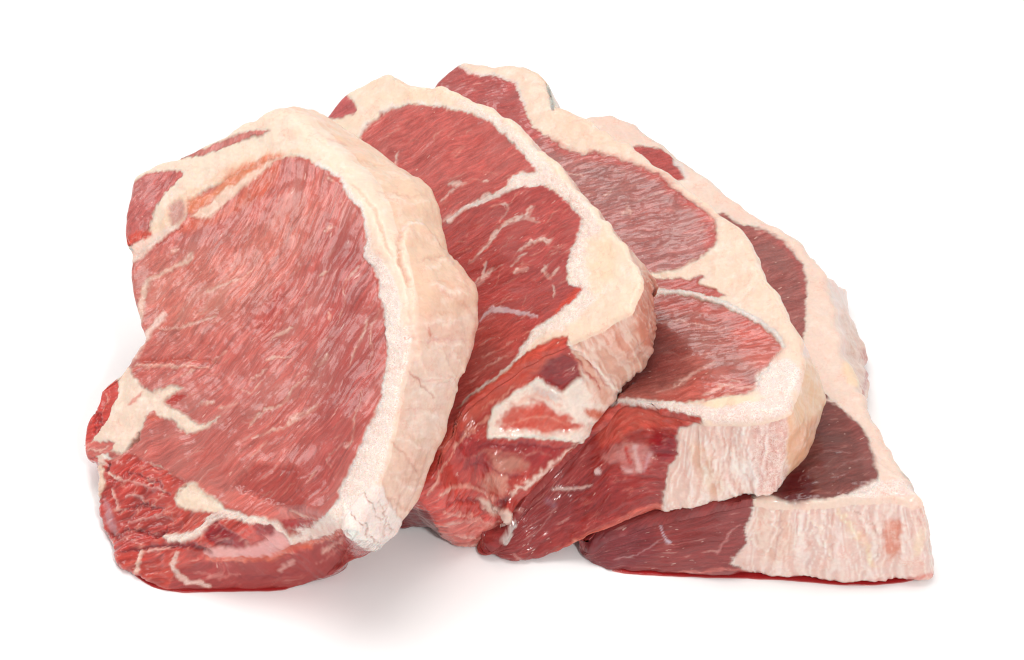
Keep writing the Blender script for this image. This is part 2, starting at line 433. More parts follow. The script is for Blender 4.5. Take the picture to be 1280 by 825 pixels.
    col = col * (1 - (0.38 * lump * sstep(0.20, 0.45, lp))[:, None] * np.array([0.7, 1.0, 1.0]))
    ridg = 1 - np.abs(fbm(np.stack([sm / 2.6 + 1.0 * noise(mm / 9.0, seed + 36), dd * 0.8 + 0.3 * noise(mm / 6.0, seed + 38)], 1), 3, seed + 35, 0.5)) * 2.2
    sw = stri * isf
    hgt += sw * 0.40 * (ridg - 0.5) * (0.5 + sstep(-.3, .3, w1[:, 0]))
    tw = sstep(0.25, 0.95, ridg)
    col = col * (1 - (0.24 * sw * (1 - tw))[:, None] * np.array([0.35, 1.0, 1.1])) + ((0.25 * sw * tw)[:, None]) * (srgb(250, 240, 233) - col)
    fade = np.where(zone == 2, 0.0, 1.0) * np.where((Wp[:, 2] < 0.0012), 0.2, 1.0)
    Wd = Wp + Nw * (hgt * 0.001 * fade)[:, None]
    Wd[:, 2] = np.maximum(Wd[:, 2], 0.0004)
    Nd, _ = normals(Wd)
    if S.get('extra'): S['extra'](locals())

    # ---- objects: an Empty at the base, one mesh per muscle and per strip of fat
    base = np.array([Wd[:, 0].mean(), Wd[:, 1].mean(), 0.0])
    root = bpy.data.objects.new(S['name'], None); sc.collection.objects.link(root)
    root.location = base; root.empty_display_size = 0.02
    root['label'] = S['label']; root['category'] = 'steak'; root['group'] = 'raw beef steaks fanned out on the white table'
    ii, jj = np.meshgrid(np.arange(NRW - 1), np.arange(NA), indexing='ij')
    a = ii * NA + jj; b_ = ii * NA + (jj + 1) % NA; c_ = (ii + 1) * NA + (jj + 1) % NA; d_ = (ii + 1) * NA + jj
    quads = (np.stack([a, d_, c_, b_], -1) if flip else np.stack([a, b_, c_, d_], -1)).reshape(-1, 4)
    fp = part[a.reshape(-1)]
    for k, pname in enumerate(S['parts']):
        fq = quads[fp == k]
        if len(fq) == 0: continue
        used, inv = np.unique(fq.reshape(-1), return_inverse=True)
        me = bpy.data.meshes.new(pname)
        me.vertices.add(len(used)); me.vertices.foreach_set('co', (Wd[used] - base).astype(np.float32).ravel())
        me.loops.add(len(fq) * 4); me.loops.foreach_set('vertex_index', inv.astype(np.int32).ravel())
        me.polygons.add(len(fq)); me.polygons.foreach_set('loop_start', np.arange(0, len(fq) * 4, 4, dtype=np.int32))
        me.update(calc_edges=True)
        me.shade_smooth()
        for nm, ty, ar in (('tint', 'FLOAT_COLOR', np.concatenate([np.clip(col * (0.83 + 0.02 * lean)[:, None] * (1 + (lean * np.clip((col[:, 0] - col[:, 1]) / (col[:, 0] + 1e-6) * 1.4, 0, 1))[:, None] * np.array([0.07, 0.04, -0.08])), 0, 1), np.ones((N, 1))], 1)),
                           ('kind_mix', 'FLOAT_COLOR', np.stack([lean, wet, gran, np.ones(N)], 1)),
                           ('fibre', 'FLOAT_VECTOR', fib), ('place', 'FLOAT_VECTOR', mm)):
            at_ = me.attributes.new(nm, ty, 'POINT')
            at_.data.foreach_set('color' if ty == 'FLOAT_COLOR' else 'vector', ar[used].astype(np.float32).ravel())
        me.normals_split_custom_set_from_vertices(Nd[used].tolist())
        me.materials.append(FAT if pname.startswith('fat') else LEAN)
        o = bpy.data.objects.new(pname, me); sc.collection.objects.link(o); o.parent = root
    return root

def linear_fibre(a, c, bend=0.0):
    """fibres run from picture point a towards c"""
    def f(mm, L):
        A, C = L(a)[:2], L(c)[:2]; u = unit(C - A); v = np.array([-u[1], u[0]])
        q = mm[:, :2] - A
        x, y = q @ u, q @ v
        return x, y + bend * x * x
    return f
def arc_fibre(c, rmid):
    """fibres curve round picture point c"""
    def f(mm, L):
        q = mm[:, :2] - L(c)[:2]
        r_ = np.hypot(q[:, 0], q[:, 1]); th = np.arctan2(q[:, 1], q[:, 0])
        return th * rmid, r_
    return f

def poly(p, c=None, **k):
    d = dict(poly=p, **k)
    if c is not None: d['c'] = c
    return d
def line(p, w, c=None, **k):
    d = dict(line=p, w=w, **k)
    if c is not None: d['c'] = c
    return d
PALE = (228, 178, 164)
def veins(rows, c=PALE, **k):
    o = dict(warp=0.9, soft=1.6, lean=0.5, h=0.05, a=0.72, brk=0.6); o.update(k)
    out = []
    for p, w in rows:
        p = [np.array(q, float) for q in p]; d0, d1 = unit(p[0] - p[1]), unit(p[-1] - p[-2])
        out.append(line([tuple(p[0] + d0 * 4)] + [tuple(q) for q in p] + [tuple(p[-1] + d1 * 4)], [-1.5] + [0.95 * x for x in w] + [-1.5], c, **o))
    return out

def marbling(seed, box, area, angle, count, c=(222, 164, 150), wid=(0.8, 2.2), length=(8, 30), a=0.36):
    """many faint short strands of connective tissue lying along the fibre; angle(x, y) gives their slope in the picture"""
    rng = np.random.RandomState(seed); out = []
    V = np.array(area, float)
    while len(out) < count:
        x, y = rng.uniform(box[0], box[2]), rng.uniform(box[1], box[3])
        if not inside(np.array([[x, y]]), V)[0]: continue
        L = rng.uniform(*length); pts = [np.array([x, y])]; k = max(2, int(L / 8)); dev = rng.normal(0, 0.22)
        for _ in range(k):
            t = angle(*pts[-1]) + dev + rng.normal(0, 0.22); pts.append(pts[-1] + np.array([math.cos(t), math.sin(t)]) * L / k)
        w = rng.uniform(*wid)
        out.append(line([tuple(p) for p in pts], [0.1] + [w * rng.uniform(0.5, 1.2) for _ in range(k - 1)] + [0.1], c, warp=0.7, soft=1.3, lean=0.7, h=0.05, a=a * rng.uniform(0.5, 1.3), brk=0.3))
    return out

# ------------------------------------------------------------------ where each steak lies
T = 0.033
n4, n3, n2, n1 = unit((-.02, -.02, 1)), unit((-.42, -.04, .92)), unit((-.57, -.20, .79)), unit((-.60, -.42, .68))
p4 = np.array([0, 0, 0.037])
p3 = at_height((965, 622), 0.0375) + n3 * T
p2 = at((790, 478), p3, n3) + n3 * 0.0005 + n2 * T
p1 = at_height((150, 700), 0.002)

# ================================================================== first steak: upright, broad eye muscle, thick fat cap
S1 = dict(name='beef_steak', seed=101, n=n1, p0=p1, T=T, re=0.0022, w0=0.84, centre=(310, 430), bulge=0.0012, rag=0.45, NA=1050, NR=215, NS=64,
  label='upright steak with broad pale-red eye muscle, leaning against the steak with white branching veins',
  fat=(246, 222, 201), side_fat=(243, 207, 180), parts=['fat_cap', 'eye_muscle', 'upper_muscle', 'lower_muscle', 'under_muscle'],
  fibre=arc_fibre((120, 140), 90.0),
  outline=[((345, 130), (400, 147), .005), ((374, 141), (438, 171), .007), ((408, 171), (477, 195), .009), ((440, 203), (516, 217), .009),
    ((465, 244), (541, 237), .008), ((483, 285), (558, 284), .006), ((500, 325), (571, 325), .004), ((512, 370), (597, 360), .003), ((514, 410), (596, 400),),
    ((508, 455), (586, 444)), ((497, 500), (573, 490)), ((489, 545), (562, 538)), ((478, 585), (549, 573)), ((463, 622), (532, 611)), ((448, 650), (514, 645)),
    ((436, 670), (490, 675)), ((425, 690, .020), (465, 688)), ((408, 712, .010), (430, 704)), ((374, 729, .002),), ((345, 736, .001),), ((290, 737, .001),), ((235, 738, .001),), ((197, 735, .001),), ((168, 718, .002),),
    ((143, 704, .003),), ((136, 682),), ((124, 660),), ((121, 635),), ((123, 597),), ((117, 579),), ((104, 573),), ((103, 537),), ((120, 506),), ((124, 488),), ((146, 471),), ((172, 437),), ((181, 424),),
    ((175, 408),), ((172, 391),), ((164, 372),), ((161, 335),), ((163, 313),), ((154, 302),), ((155, 272),), ((162, 247),), ((163, 227),), ((175, 214),), ((197, 200),), ((228, 192),), ((255, 178),), ((286, 165),), ((316, 147), None, .003)],
  layers=[
    poly([(395,203),(424,218),(438,240),(452,252),(460,285),(464,310),(480,330),(492,350),(500,380),(505,410),(514,410),(508,455),(497,500),(489,545),(480,585),(464,622),(448,650),(436,668),(395,684),(362,664),(397,645),(415,632),(420,601),(440,566),(455,531),(462,508),(475,434),(466,368),(445,314),(450,287),(440,262),(420,232)], (247,229,216), gran=0.9, soft=2.5),
    # eye muscle
    poly([(370,194),(348,197),(320,207),(286,222),(255,240),(235,256),(232,275),(200,296),(170,322),(150,345),(150,372),(165,391),(170,412),(178,428),(170,445),(150,470),(150,520),(130,560),(150,575),(189,579),(208,590),(235,607),(262,626),(297,641),(351,657),(366,660),(397,651),(418,632),(428,601),(447,566),(463,531),(471,508),(477,488),(484,440),(482,415),(476,368),(467,337),(454,316),(457,287),(449,258),(434,244),(424,223),(401,209)], (197,103,99), lean=1, gran=0, wet=.6, part='eye_muscle', fray=.3, soft=2.2, groove=.08, rim=(246,228,220)),
    poly([(400,300),(450,300),(478,420),(460,520),(430,590),(390,640),(370,590),(400,480)], (172,72,72), a=.7, soft=30, warp=2),
    poly([(180,330),(300,300),(360,240),(400,260),(340,360),(240,420),(190,410)], (212,126,114), a=.5, soft=30, warp=2),
    poly([(353,360),(335,378),(318,402),(332,414),(352,402)], (186,70,64), a=.75, soft=9, warp=1.5, h=-.3),
    poly([(296,604),(320,584),(368,584),(374,600),(380,640),(360,638),(336,626),(300,612)], (170,66,62), a=.85, soft=5, warp=1.6, h=-.5, wet=.7),
    poly([(236,602),(290,614),(335,628),(365,642),(384,652),(345,652),(300,641),(262,624)], (214,108,102), soft=3, wet=.9),
    poly([(344,653),(378,649),(396,651),(388,659),(360,663)], (176,16,18), soft=2.5, wet=1.0, h=-.3),
    poly([(204,501),(215,492),(234,494),(214,504)], (186,56,50), soft=2.5, h=-.6),
    line([(178,450),(200,450),(236,449),(270,452)], [7,7,5,2], (188,80,70), soft=2, h=-.45, a=.8),
    line([(170,457),(210,457),(260,459)], [4,4,2], (226,170,158), soft=2, h=.2, a=.7),
    # torn fat and orange-stained film at the top
    poly([(150,300),(163,290),(200,275),(212,255),(235,240),(262,225),(290,205),(330,190),(372,186),(372,195),(348,197),(320,207),(286,222),(255,240),(235,256),(232,275),(200,296),(170,322),(150,330)], (243,209,183), lean=.05, soft=2.5),
    poly([(234,258),(237,249),(263,240),(288,215),(314,200),(348,190),(352,197),(320,214),(290,236),(262,252),(240,268)], (222,126,92), soft=4, wet=.6, lean=.5),
    poly([(237,273),(263,272),(286,256),(325,216),(350,198),(345,225),(330,244),(295,266),(263,282),(223,290)], (210,100,80), soft=6, wet=.6, lean=.8),
    poly([(239,271),(259,256),(281,238),(325,209),(346,197),(321,222),(288,247),(263,271)], (240,203,182), soft=3, lean=.15, h=.15),
    poly([(212,258),(228,250),(232,272),(214,282)], (206,150,140), soft=4, lean=.5),
    poly([(163,306),(210,284),(223,285),(195,305),(165,328)], (240,206,190), lean=.1, soft=3, h=.1),
    line([(195,305),(214,292),(226,284)], [3,3,1], (190,60,50), soft=1.2, h=-.5),
    poly([(140,229),(165,231),(181,218),(205,214),(226,213),(227,221),(207,240),(196,256),(189,275),(183,293),(166,306),(140,306)], (196,102,102), lean=1, wet=.4, part='upper_muscle', fray=.08, groove=.08, soft=2),
    poly([(152,296),(184,288),(187,294),(166,306),(150,303)], (214,80,66), soft=3),
    poly([(227,196),(266,179),(313,164),(336,164),(297,178),(266,189),(232,198)], (198,116,112), lean=.9, part='upper_muscle', soft=1.5, zone='*'),
    # left edge: sinew, torn lump
    line([(242,322),(204,340),(184,353),(176,380),(176,402)], [3,4,6,8,6], (232,190,172), lean=.3, soft=2.5, h=.1, a=.85),
    line([(204,393),(185,418),(164,449)], [5,7,8], (240,208,196), lean=.2, soft=3, h=.1, a=.9),
    poly([(160,455),(167,469),(178,485),(193,489),(214,482),(227,485),(214,493),(205,502),(214,509),(233,520),(247,529),(262,529),(276,520),(262,533),(251,538),(233,542),(222,529),(209,522),(196,520),(184,520),(180,533),(174,540),(160,562),(150,566),(118,553),(134,524),(140,497),(138,470)], (244,216,196), lean=.05, part='fat_cap', soft=3.2, h=.1, wet=.4),
    poly([(184,520),(191,514),(199,522),(187,525)], (205,98,84), soft=1.5),
    poly([(160,505),(174,492),(178,492),(168,503)], (214,110,96), soft=1.5, a=.8),
    line([(173,540),(170,550),(160,562)], [2,4,3], (130,60,40), soft=1.2, h=-.7, a=.8),
    poly([(110,485),(146,474),(147,496),(135,524),(114,550),(95,560),(95,520)], (205,72,66), lean=1, part='lower_muscle', wet=.6, soft=1.5, h=-.4),
    poly([(95,556),(125,551),(144,555),(137,566),(121,570),(110,580),(95,580)], (212,108,102), lean=.8, part='lower_muscle', wet=.6, soft=1.5),
    # lower muscle: dark, rough, wet
    poly([(100,576),(138,574),(160,567),(190,580),(215,593),(234,607),(222,625),(240,640),(262,640),(300,643),(350,664),(366,662),(400,672),(440,662),(480,686),(428,720),(374,745),(290,750),(180,750),(120,715),(110,660)], (202,72,64), lean=1, wet=.95, part='lower_muscle', fray=.1, soft=2, lump=.8),
    poly([(124,585),(150,590),(200,610),(215,640),(190,680),(150,690),(126,650)], (176,52,50), a=.5, soft=14, warp=2),
    poly([(120,625),(134,620),(138,660),(150,690),(136,690)], (196,66,62), a=.7, soft=6),
    poly([(132,620),(140,640),(144,665),(136,662),(130,640)], (196,150,160), a=.6, soft=3, lean=.5),
    poly([(218,622),(232,607),(242,605),(277,631),(270,638),(232,638)], (243,217,194), lean=.02, part='fat_cap', soft=3.5, h=.1, wet=.4),
    poly([(228,640),(250,638),(262,644),(250,660),(236,662)], (200,84,74), a=.7, soft=4),
    poly([(207,668),(240,666),(256,650),(278,639),(310,645),(334,647),(354,657),(363,669),(385,664),(408,655),(434,660),(412,666),(368,683),(360,675),(344,657),(318,655),(286,648),(266,656),(252,670),(240,676),(212,676)], (244,217,203), lean=.05, gran=.6, part='fat_cap', soft=2.8, h=.5),
    poly([(258,688),(280,683),(310,685),(332,677),(343,660),(358,672),(361,683),(340,695),(290,699),(260,697)], (234,164,162), lean=.3, wet=1, lump=0, soft=2, h=.25),
    poly([(256,666),(271,651),(284,664),(310,678),(309,686),(284,686),(262,677)], (158,32,40), lean=1, soft=2.2, wet=.9, h=-.6),
    poly([(316,658),(340,655),(344,664),(326,674)], (166,52,56), lean=1, soft=2, wet=.8, h=-.3),
    line([(150,690),(200,682),(240,683),(262,690)], [3,5,7,5], (140,34,40), soft=2.5, h=-.6),
    line([(258,698),(300,700),(340,697),(364,685),(400,677),(428,663)], [5,6,6,8,8,6], (226,98,74), soft=2, lean=.6, wet=.9),
    poly([(262,703),(300,705),(345,701),(380,689),(432,669),(480,688),(428,720),(374,745),(290,750),(215,750),(222,715)], (170,60,60), lean=1, wet=.7, soft=2, part='under_muscle', zone='*', groove=.08, lump=.15),
    line([(350,713),(365,703)], [4,5], (216,152,146), lean=.4, soft=1.5),
    line([(404,690),(428,674)], [5,4], (222,156,146), lean=.4, soft=2),
    line([(222,692),(217,711),(232,725),(262,732)], [5,6,6,5], (226,176,164), lean=.3, gran=.5, soft=1.6, h=.5),
    line([(178,688),(173,712)], [5,5], (240,202,186), lean=.2, soft=1.5, h=.7),
    line([(186,688),(212,684)], [3,3], (232,170,160), lean=.3, soft=1.5, h=.5),
    line([(112,510),(122,520),(118,540)], [2,3,2], (160,34,34), soft=2, h=-.7, warp=2),
    line([(130,490),(136,500),(128,514)], [2,3,2], (226,130,120), lean=.5, soft=1.6, h=.5, warp=2),
    line([(108,556),(122,562),(136,560)], [2,3,2], (236,178,166), lean=.4, soft=1.6, h=.5, warp=2),
    line([(150,640),(176,632),(200,634)], [2,4,2], (134,30,36), soft=3, h=-.8, warp=2),
    line([(140,668),(165,662),(190,668),(214,658)], [2,4,4,2], (140,30,34), soft=3, h=-.8, warp=2),
    line([(160,590),(190,600),(210,618)], [2,4,2], (142,34,38), soft=3, h=-.6, warp=2),
    line([(205,640),(220,650),(232,660)], [2,4,2], (206,90,78), soft=2, h=.4, warp=2),
    line([(300,722),(340,722),(380,712)], [2,4,2], (140,44,52), soft=3, h=-.3, warp=1.5, a=.7),
    line([(240,716),(270,722),(300,718)], [2,3,2], (206,120,116), lean=.6, soft=2, warp=1.5, a=.7),
    line([(395,706),(420,690),(446,680)], [1.5,3,1.5], (206,110,104), lean=.6, soft=2, warp=1.5, a=.7, zone='*'),
    line([(128,572),(129,579)], [9,8], (240,205,188), lean=.1, soft=1.3, h=.8),
    line([(126,586),(128,603),(124,622)], [8,9,5], (238,202,178), lean=.1, soft=1.3, h=.5),
    line([(137,580),(134,590)], [4,3], (120,30,28), soft=1.3, h=-.6),
    line([(138,592),(146,597),(155,600)], [3,4,3], (236,190,176), lean=.3, soft=1.2, h=.5),
    line([(150,600),(170,604),(206,612)], [2,2,3], (212,140,136), lean=.5, soft=1.2, h=.5),
    line([(156,622),(172,618),(180,628)], [3,3,2], (216,150,146), lean=.5, soft=1.2, h=.5),
    line([(160,652),(185,648),(205,638)], [3,3,2], (206,130,126), lean=.5, soft=1.2, h=.5),
    line([(140,612),(146,622),(150,636)], [3,3,3], (226,164,154), lean=.5, soft=1.2, h=.4),
   ] + veins([([(344,538),(358,531),(373,520),(395,507)], [2,4,9,2]), ([(340,511),(351,504),(367,485),(384,471)], [2,2.5,2.5,1]), ([(313,475),(331,463)], [3,2.5]), ([(305,487),(313,490),(327,478)], [2,2.5,1.5]),
     ([(275,510),(295,504)], [3,3]), ([(252,504),(264,503)], [5,6]), ([(313,533),(327,516),(353,505),(362,493)], [3,4,3,2]), ([(316,549),(327,543),(353,534),(362,530)], [2,3.5,3,3]), ([(316,567),(331,553)], [4,2]),
     ([(262,364),(298,349),(311,340)], [4,3,2]), ([(236,453),(247,440)], [2,2]), ([(265,451),(280,440)], [2,3]), ([(334,450),(341,447)], [4,6]), ([(229,469),(238,464)], [2,3]), ([(195,411),(227,409),(267,396)], [2,4,2]),
     ([(340,424),(362,411)], [2,4]), ([(340,447),(360,447)], [2,2]), ([(398,457),(408,446)], [2,4]), ([(411,398),(412,392)], [4,4]), ([(402,344),(408,340)], [4,3]), ([(458,400),(456,411),(445,433),(436,458)], [1,2,2,1]),
     ([(473,389),(462,411),(464,436),(460,458)], [1,2,2,1]), ([(446,335),(431,355),(431,380),(422,402)], [2,2,1.5,1]), ([(430,560),(438,556),(446,520),(452,490)], [1.5,2,1.5,1]), ([(412,583),(409,572),(424,556),(440,553)], [1,1.5,1.5,1]),
     ([(385,600),(394,590)], [3,2]), ([(366,640),(382,646)], [1.5,3]), ([(214,315),(221,312)], [5,4]), ([(229,324),(240,318)], [3,4]), ([(411,223),(415,225)], [4,4]), ([(408,288),(416,284)], [3,4])]) + [
   ] + marbling(7, (160,200,485,650), [(365,205),(260,250),(180,320),(185,420),(170,470),(200,570),(300,630),(390,640),(430,580),(465,500),(475,420),(455,330),(440,260)], lambda x, y: math.atan2(-(x - 120), (y - 140)), 130) + [
    # fat cap relief: crease, overlapping lobe, splits, chalky tail
    line([(440,232),(457,248),(472,271),(481,304),(491,320)], [1,2,3,3,2], (230,188,160), soft=2.6, h=-.7, zone='*', a=.8),
    poly([(509,281),(529,283),(552,312),(575,330),(605,350),(600,440),(540,480),(517,440),(511,353),(499,322),(500,298)], soft=3, h=1.5, zone='*'),
    line([(507,284),(499,296),(498,322),(507,345),(512,360)], [3,4,4,3,2], (226,164,136), soft=2.5, h=-.8, zone='*', a=.8),
    line([(528,283),(514,281),(503,288)], [3,4,3], (250,234,222), soft=2.5, h=.2, a=.7, zone='*'),
    poly([(515,385),(575,340),(598,370),(585,450),(530,450)], (232,186,162), a=.55, soft=16, warp=2.5, zone='*'),
    poly([(512,405),(560,395),(598,380),(590,440),(573,495),(552,566),(528,620),(490,668),(452,652),(480,590),(495,520)], (242,211,194), a=.6, soft=14, warp=2, stri=.35, zone='*'),
    poly([(520,450),(560,440),(565,500),(540,560),(505,560)], (246,224,210), a=.5, soft=14, warp=2.5, zone='S'),
    poly([(500,560),(540,570),(520,630),(480,640)], (236,196,176), a=.5, soft=12, warp=2.5, zone='S'),
    line([(529,412),(534,420)], [5,5], (218,126,102), soft=2.5, zone='*', a=.8),
    line([(545,365),(570,378),(585,395)], [2,3,2], (222,158,136), soft=3, zone='*', a=.5, h=-.2),
    line([(513,466),(528,482),(542,495)], [2,2.5,2], (206,132,112), soft=1.6, h=-.5, a=.7, zone='*'),
    line([(492,552),(508,572),(524,590)], [2,2.5,2], (216,156,136), soft=2, h=-.35, a=.6, zone='*'),
    line([(548,440),(562,470),(571,492)], [3,3,3], (240,214,196), soft=1.5, h=.4, zone='*'),
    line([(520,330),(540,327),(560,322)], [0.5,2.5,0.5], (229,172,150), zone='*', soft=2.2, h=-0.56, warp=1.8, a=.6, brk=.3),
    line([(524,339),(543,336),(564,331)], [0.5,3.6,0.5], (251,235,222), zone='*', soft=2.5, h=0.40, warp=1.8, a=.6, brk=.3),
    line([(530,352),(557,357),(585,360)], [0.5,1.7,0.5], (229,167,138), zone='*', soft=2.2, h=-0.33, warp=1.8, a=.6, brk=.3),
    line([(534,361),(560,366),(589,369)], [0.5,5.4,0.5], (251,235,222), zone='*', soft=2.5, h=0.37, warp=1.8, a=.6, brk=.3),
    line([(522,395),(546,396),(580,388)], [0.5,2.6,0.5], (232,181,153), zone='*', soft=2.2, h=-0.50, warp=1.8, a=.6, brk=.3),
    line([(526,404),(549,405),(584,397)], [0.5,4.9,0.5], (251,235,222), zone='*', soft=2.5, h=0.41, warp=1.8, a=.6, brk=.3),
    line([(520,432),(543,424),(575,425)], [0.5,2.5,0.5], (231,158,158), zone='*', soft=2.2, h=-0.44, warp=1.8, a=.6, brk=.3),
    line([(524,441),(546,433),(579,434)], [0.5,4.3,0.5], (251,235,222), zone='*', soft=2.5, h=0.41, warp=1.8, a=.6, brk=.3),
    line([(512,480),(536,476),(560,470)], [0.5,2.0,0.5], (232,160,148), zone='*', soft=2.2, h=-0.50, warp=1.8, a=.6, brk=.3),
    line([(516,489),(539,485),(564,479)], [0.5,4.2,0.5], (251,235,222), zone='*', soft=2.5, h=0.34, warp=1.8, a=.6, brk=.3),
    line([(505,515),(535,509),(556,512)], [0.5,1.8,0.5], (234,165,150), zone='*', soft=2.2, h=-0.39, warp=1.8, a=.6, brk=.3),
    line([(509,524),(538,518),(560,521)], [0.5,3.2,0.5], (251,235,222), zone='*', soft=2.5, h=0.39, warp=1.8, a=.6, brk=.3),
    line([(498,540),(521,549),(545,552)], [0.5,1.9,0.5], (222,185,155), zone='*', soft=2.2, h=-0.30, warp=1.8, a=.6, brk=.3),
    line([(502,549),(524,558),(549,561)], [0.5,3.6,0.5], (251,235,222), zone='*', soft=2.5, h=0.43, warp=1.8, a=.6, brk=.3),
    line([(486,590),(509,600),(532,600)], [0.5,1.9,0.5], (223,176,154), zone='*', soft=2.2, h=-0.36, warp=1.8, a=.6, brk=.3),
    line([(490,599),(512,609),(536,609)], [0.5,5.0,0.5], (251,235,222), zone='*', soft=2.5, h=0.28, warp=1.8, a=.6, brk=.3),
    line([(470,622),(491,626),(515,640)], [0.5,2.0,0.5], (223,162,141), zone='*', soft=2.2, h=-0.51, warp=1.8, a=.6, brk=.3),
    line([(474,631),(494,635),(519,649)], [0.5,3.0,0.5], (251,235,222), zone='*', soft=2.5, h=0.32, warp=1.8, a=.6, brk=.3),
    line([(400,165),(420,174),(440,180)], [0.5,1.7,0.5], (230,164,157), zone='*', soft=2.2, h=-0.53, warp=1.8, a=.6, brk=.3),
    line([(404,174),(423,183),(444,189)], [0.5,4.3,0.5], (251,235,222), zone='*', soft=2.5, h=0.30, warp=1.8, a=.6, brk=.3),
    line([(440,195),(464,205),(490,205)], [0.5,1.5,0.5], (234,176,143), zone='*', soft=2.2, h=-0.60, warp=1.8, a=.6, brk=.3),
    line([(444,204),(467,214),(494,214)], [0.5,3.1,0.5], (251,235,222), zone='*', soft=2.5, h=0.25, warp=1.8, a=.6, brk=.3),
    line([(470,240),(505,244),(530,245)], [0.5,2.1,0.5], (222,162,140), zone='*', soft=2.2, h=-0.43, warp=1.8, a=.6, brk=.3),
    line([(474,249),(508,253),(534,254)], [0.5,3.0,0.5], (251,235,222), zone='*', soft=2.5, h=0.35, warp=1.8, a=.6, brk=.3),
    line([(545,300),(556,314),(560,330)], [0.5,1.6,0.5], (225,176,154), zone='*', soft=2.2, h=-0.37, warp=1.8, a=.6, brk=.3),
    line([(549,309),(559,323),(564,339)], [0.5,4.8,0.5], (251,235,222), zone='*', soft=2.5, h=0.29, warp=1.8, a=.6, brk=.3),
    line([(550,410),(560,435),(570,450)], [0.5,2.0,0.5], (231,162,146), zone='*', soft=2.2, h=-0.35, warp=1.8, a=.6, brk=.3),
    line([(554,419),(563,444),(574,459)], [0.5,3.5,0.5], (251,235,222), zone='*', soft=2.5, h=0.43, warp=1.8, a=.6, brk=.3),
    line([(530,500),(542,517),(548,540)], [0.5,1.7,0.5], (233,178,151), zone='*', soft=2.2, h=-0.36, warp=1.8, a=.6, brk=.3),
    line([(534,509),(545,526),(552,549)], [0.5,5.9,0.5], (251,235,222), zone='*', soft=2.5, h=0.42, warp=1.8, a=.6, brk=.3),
    line([(590,400),(575,490),(552,566),(527,622)], [3,4,4,4], (206,110,94), soft=3, zone='S', a=.55),
    poly([(430,664),(440,632),(458,612),(478,606),(486,630),(500,648),(504,668),(471,692)], (246,232,224), gran=.35, soft=2, zone='*', h=.5),
    line([(440,640),(455,660),(474,682)], [1.5,2,1.5], (208,164,150), soft=1, h=-.7, zone='*', warp=2),
    line([(454,618),(470,640),(492,664)], [1.5,2,1.5], (214,172,156), soft=1, h=-.6, zone='*', warp=2),
    line([(478,625),(482,645),(478,670)], [1,2,1], (216,176,160), soft=1, h=-.5, zone='*', warp=2),
   ])
build_steak(S1)

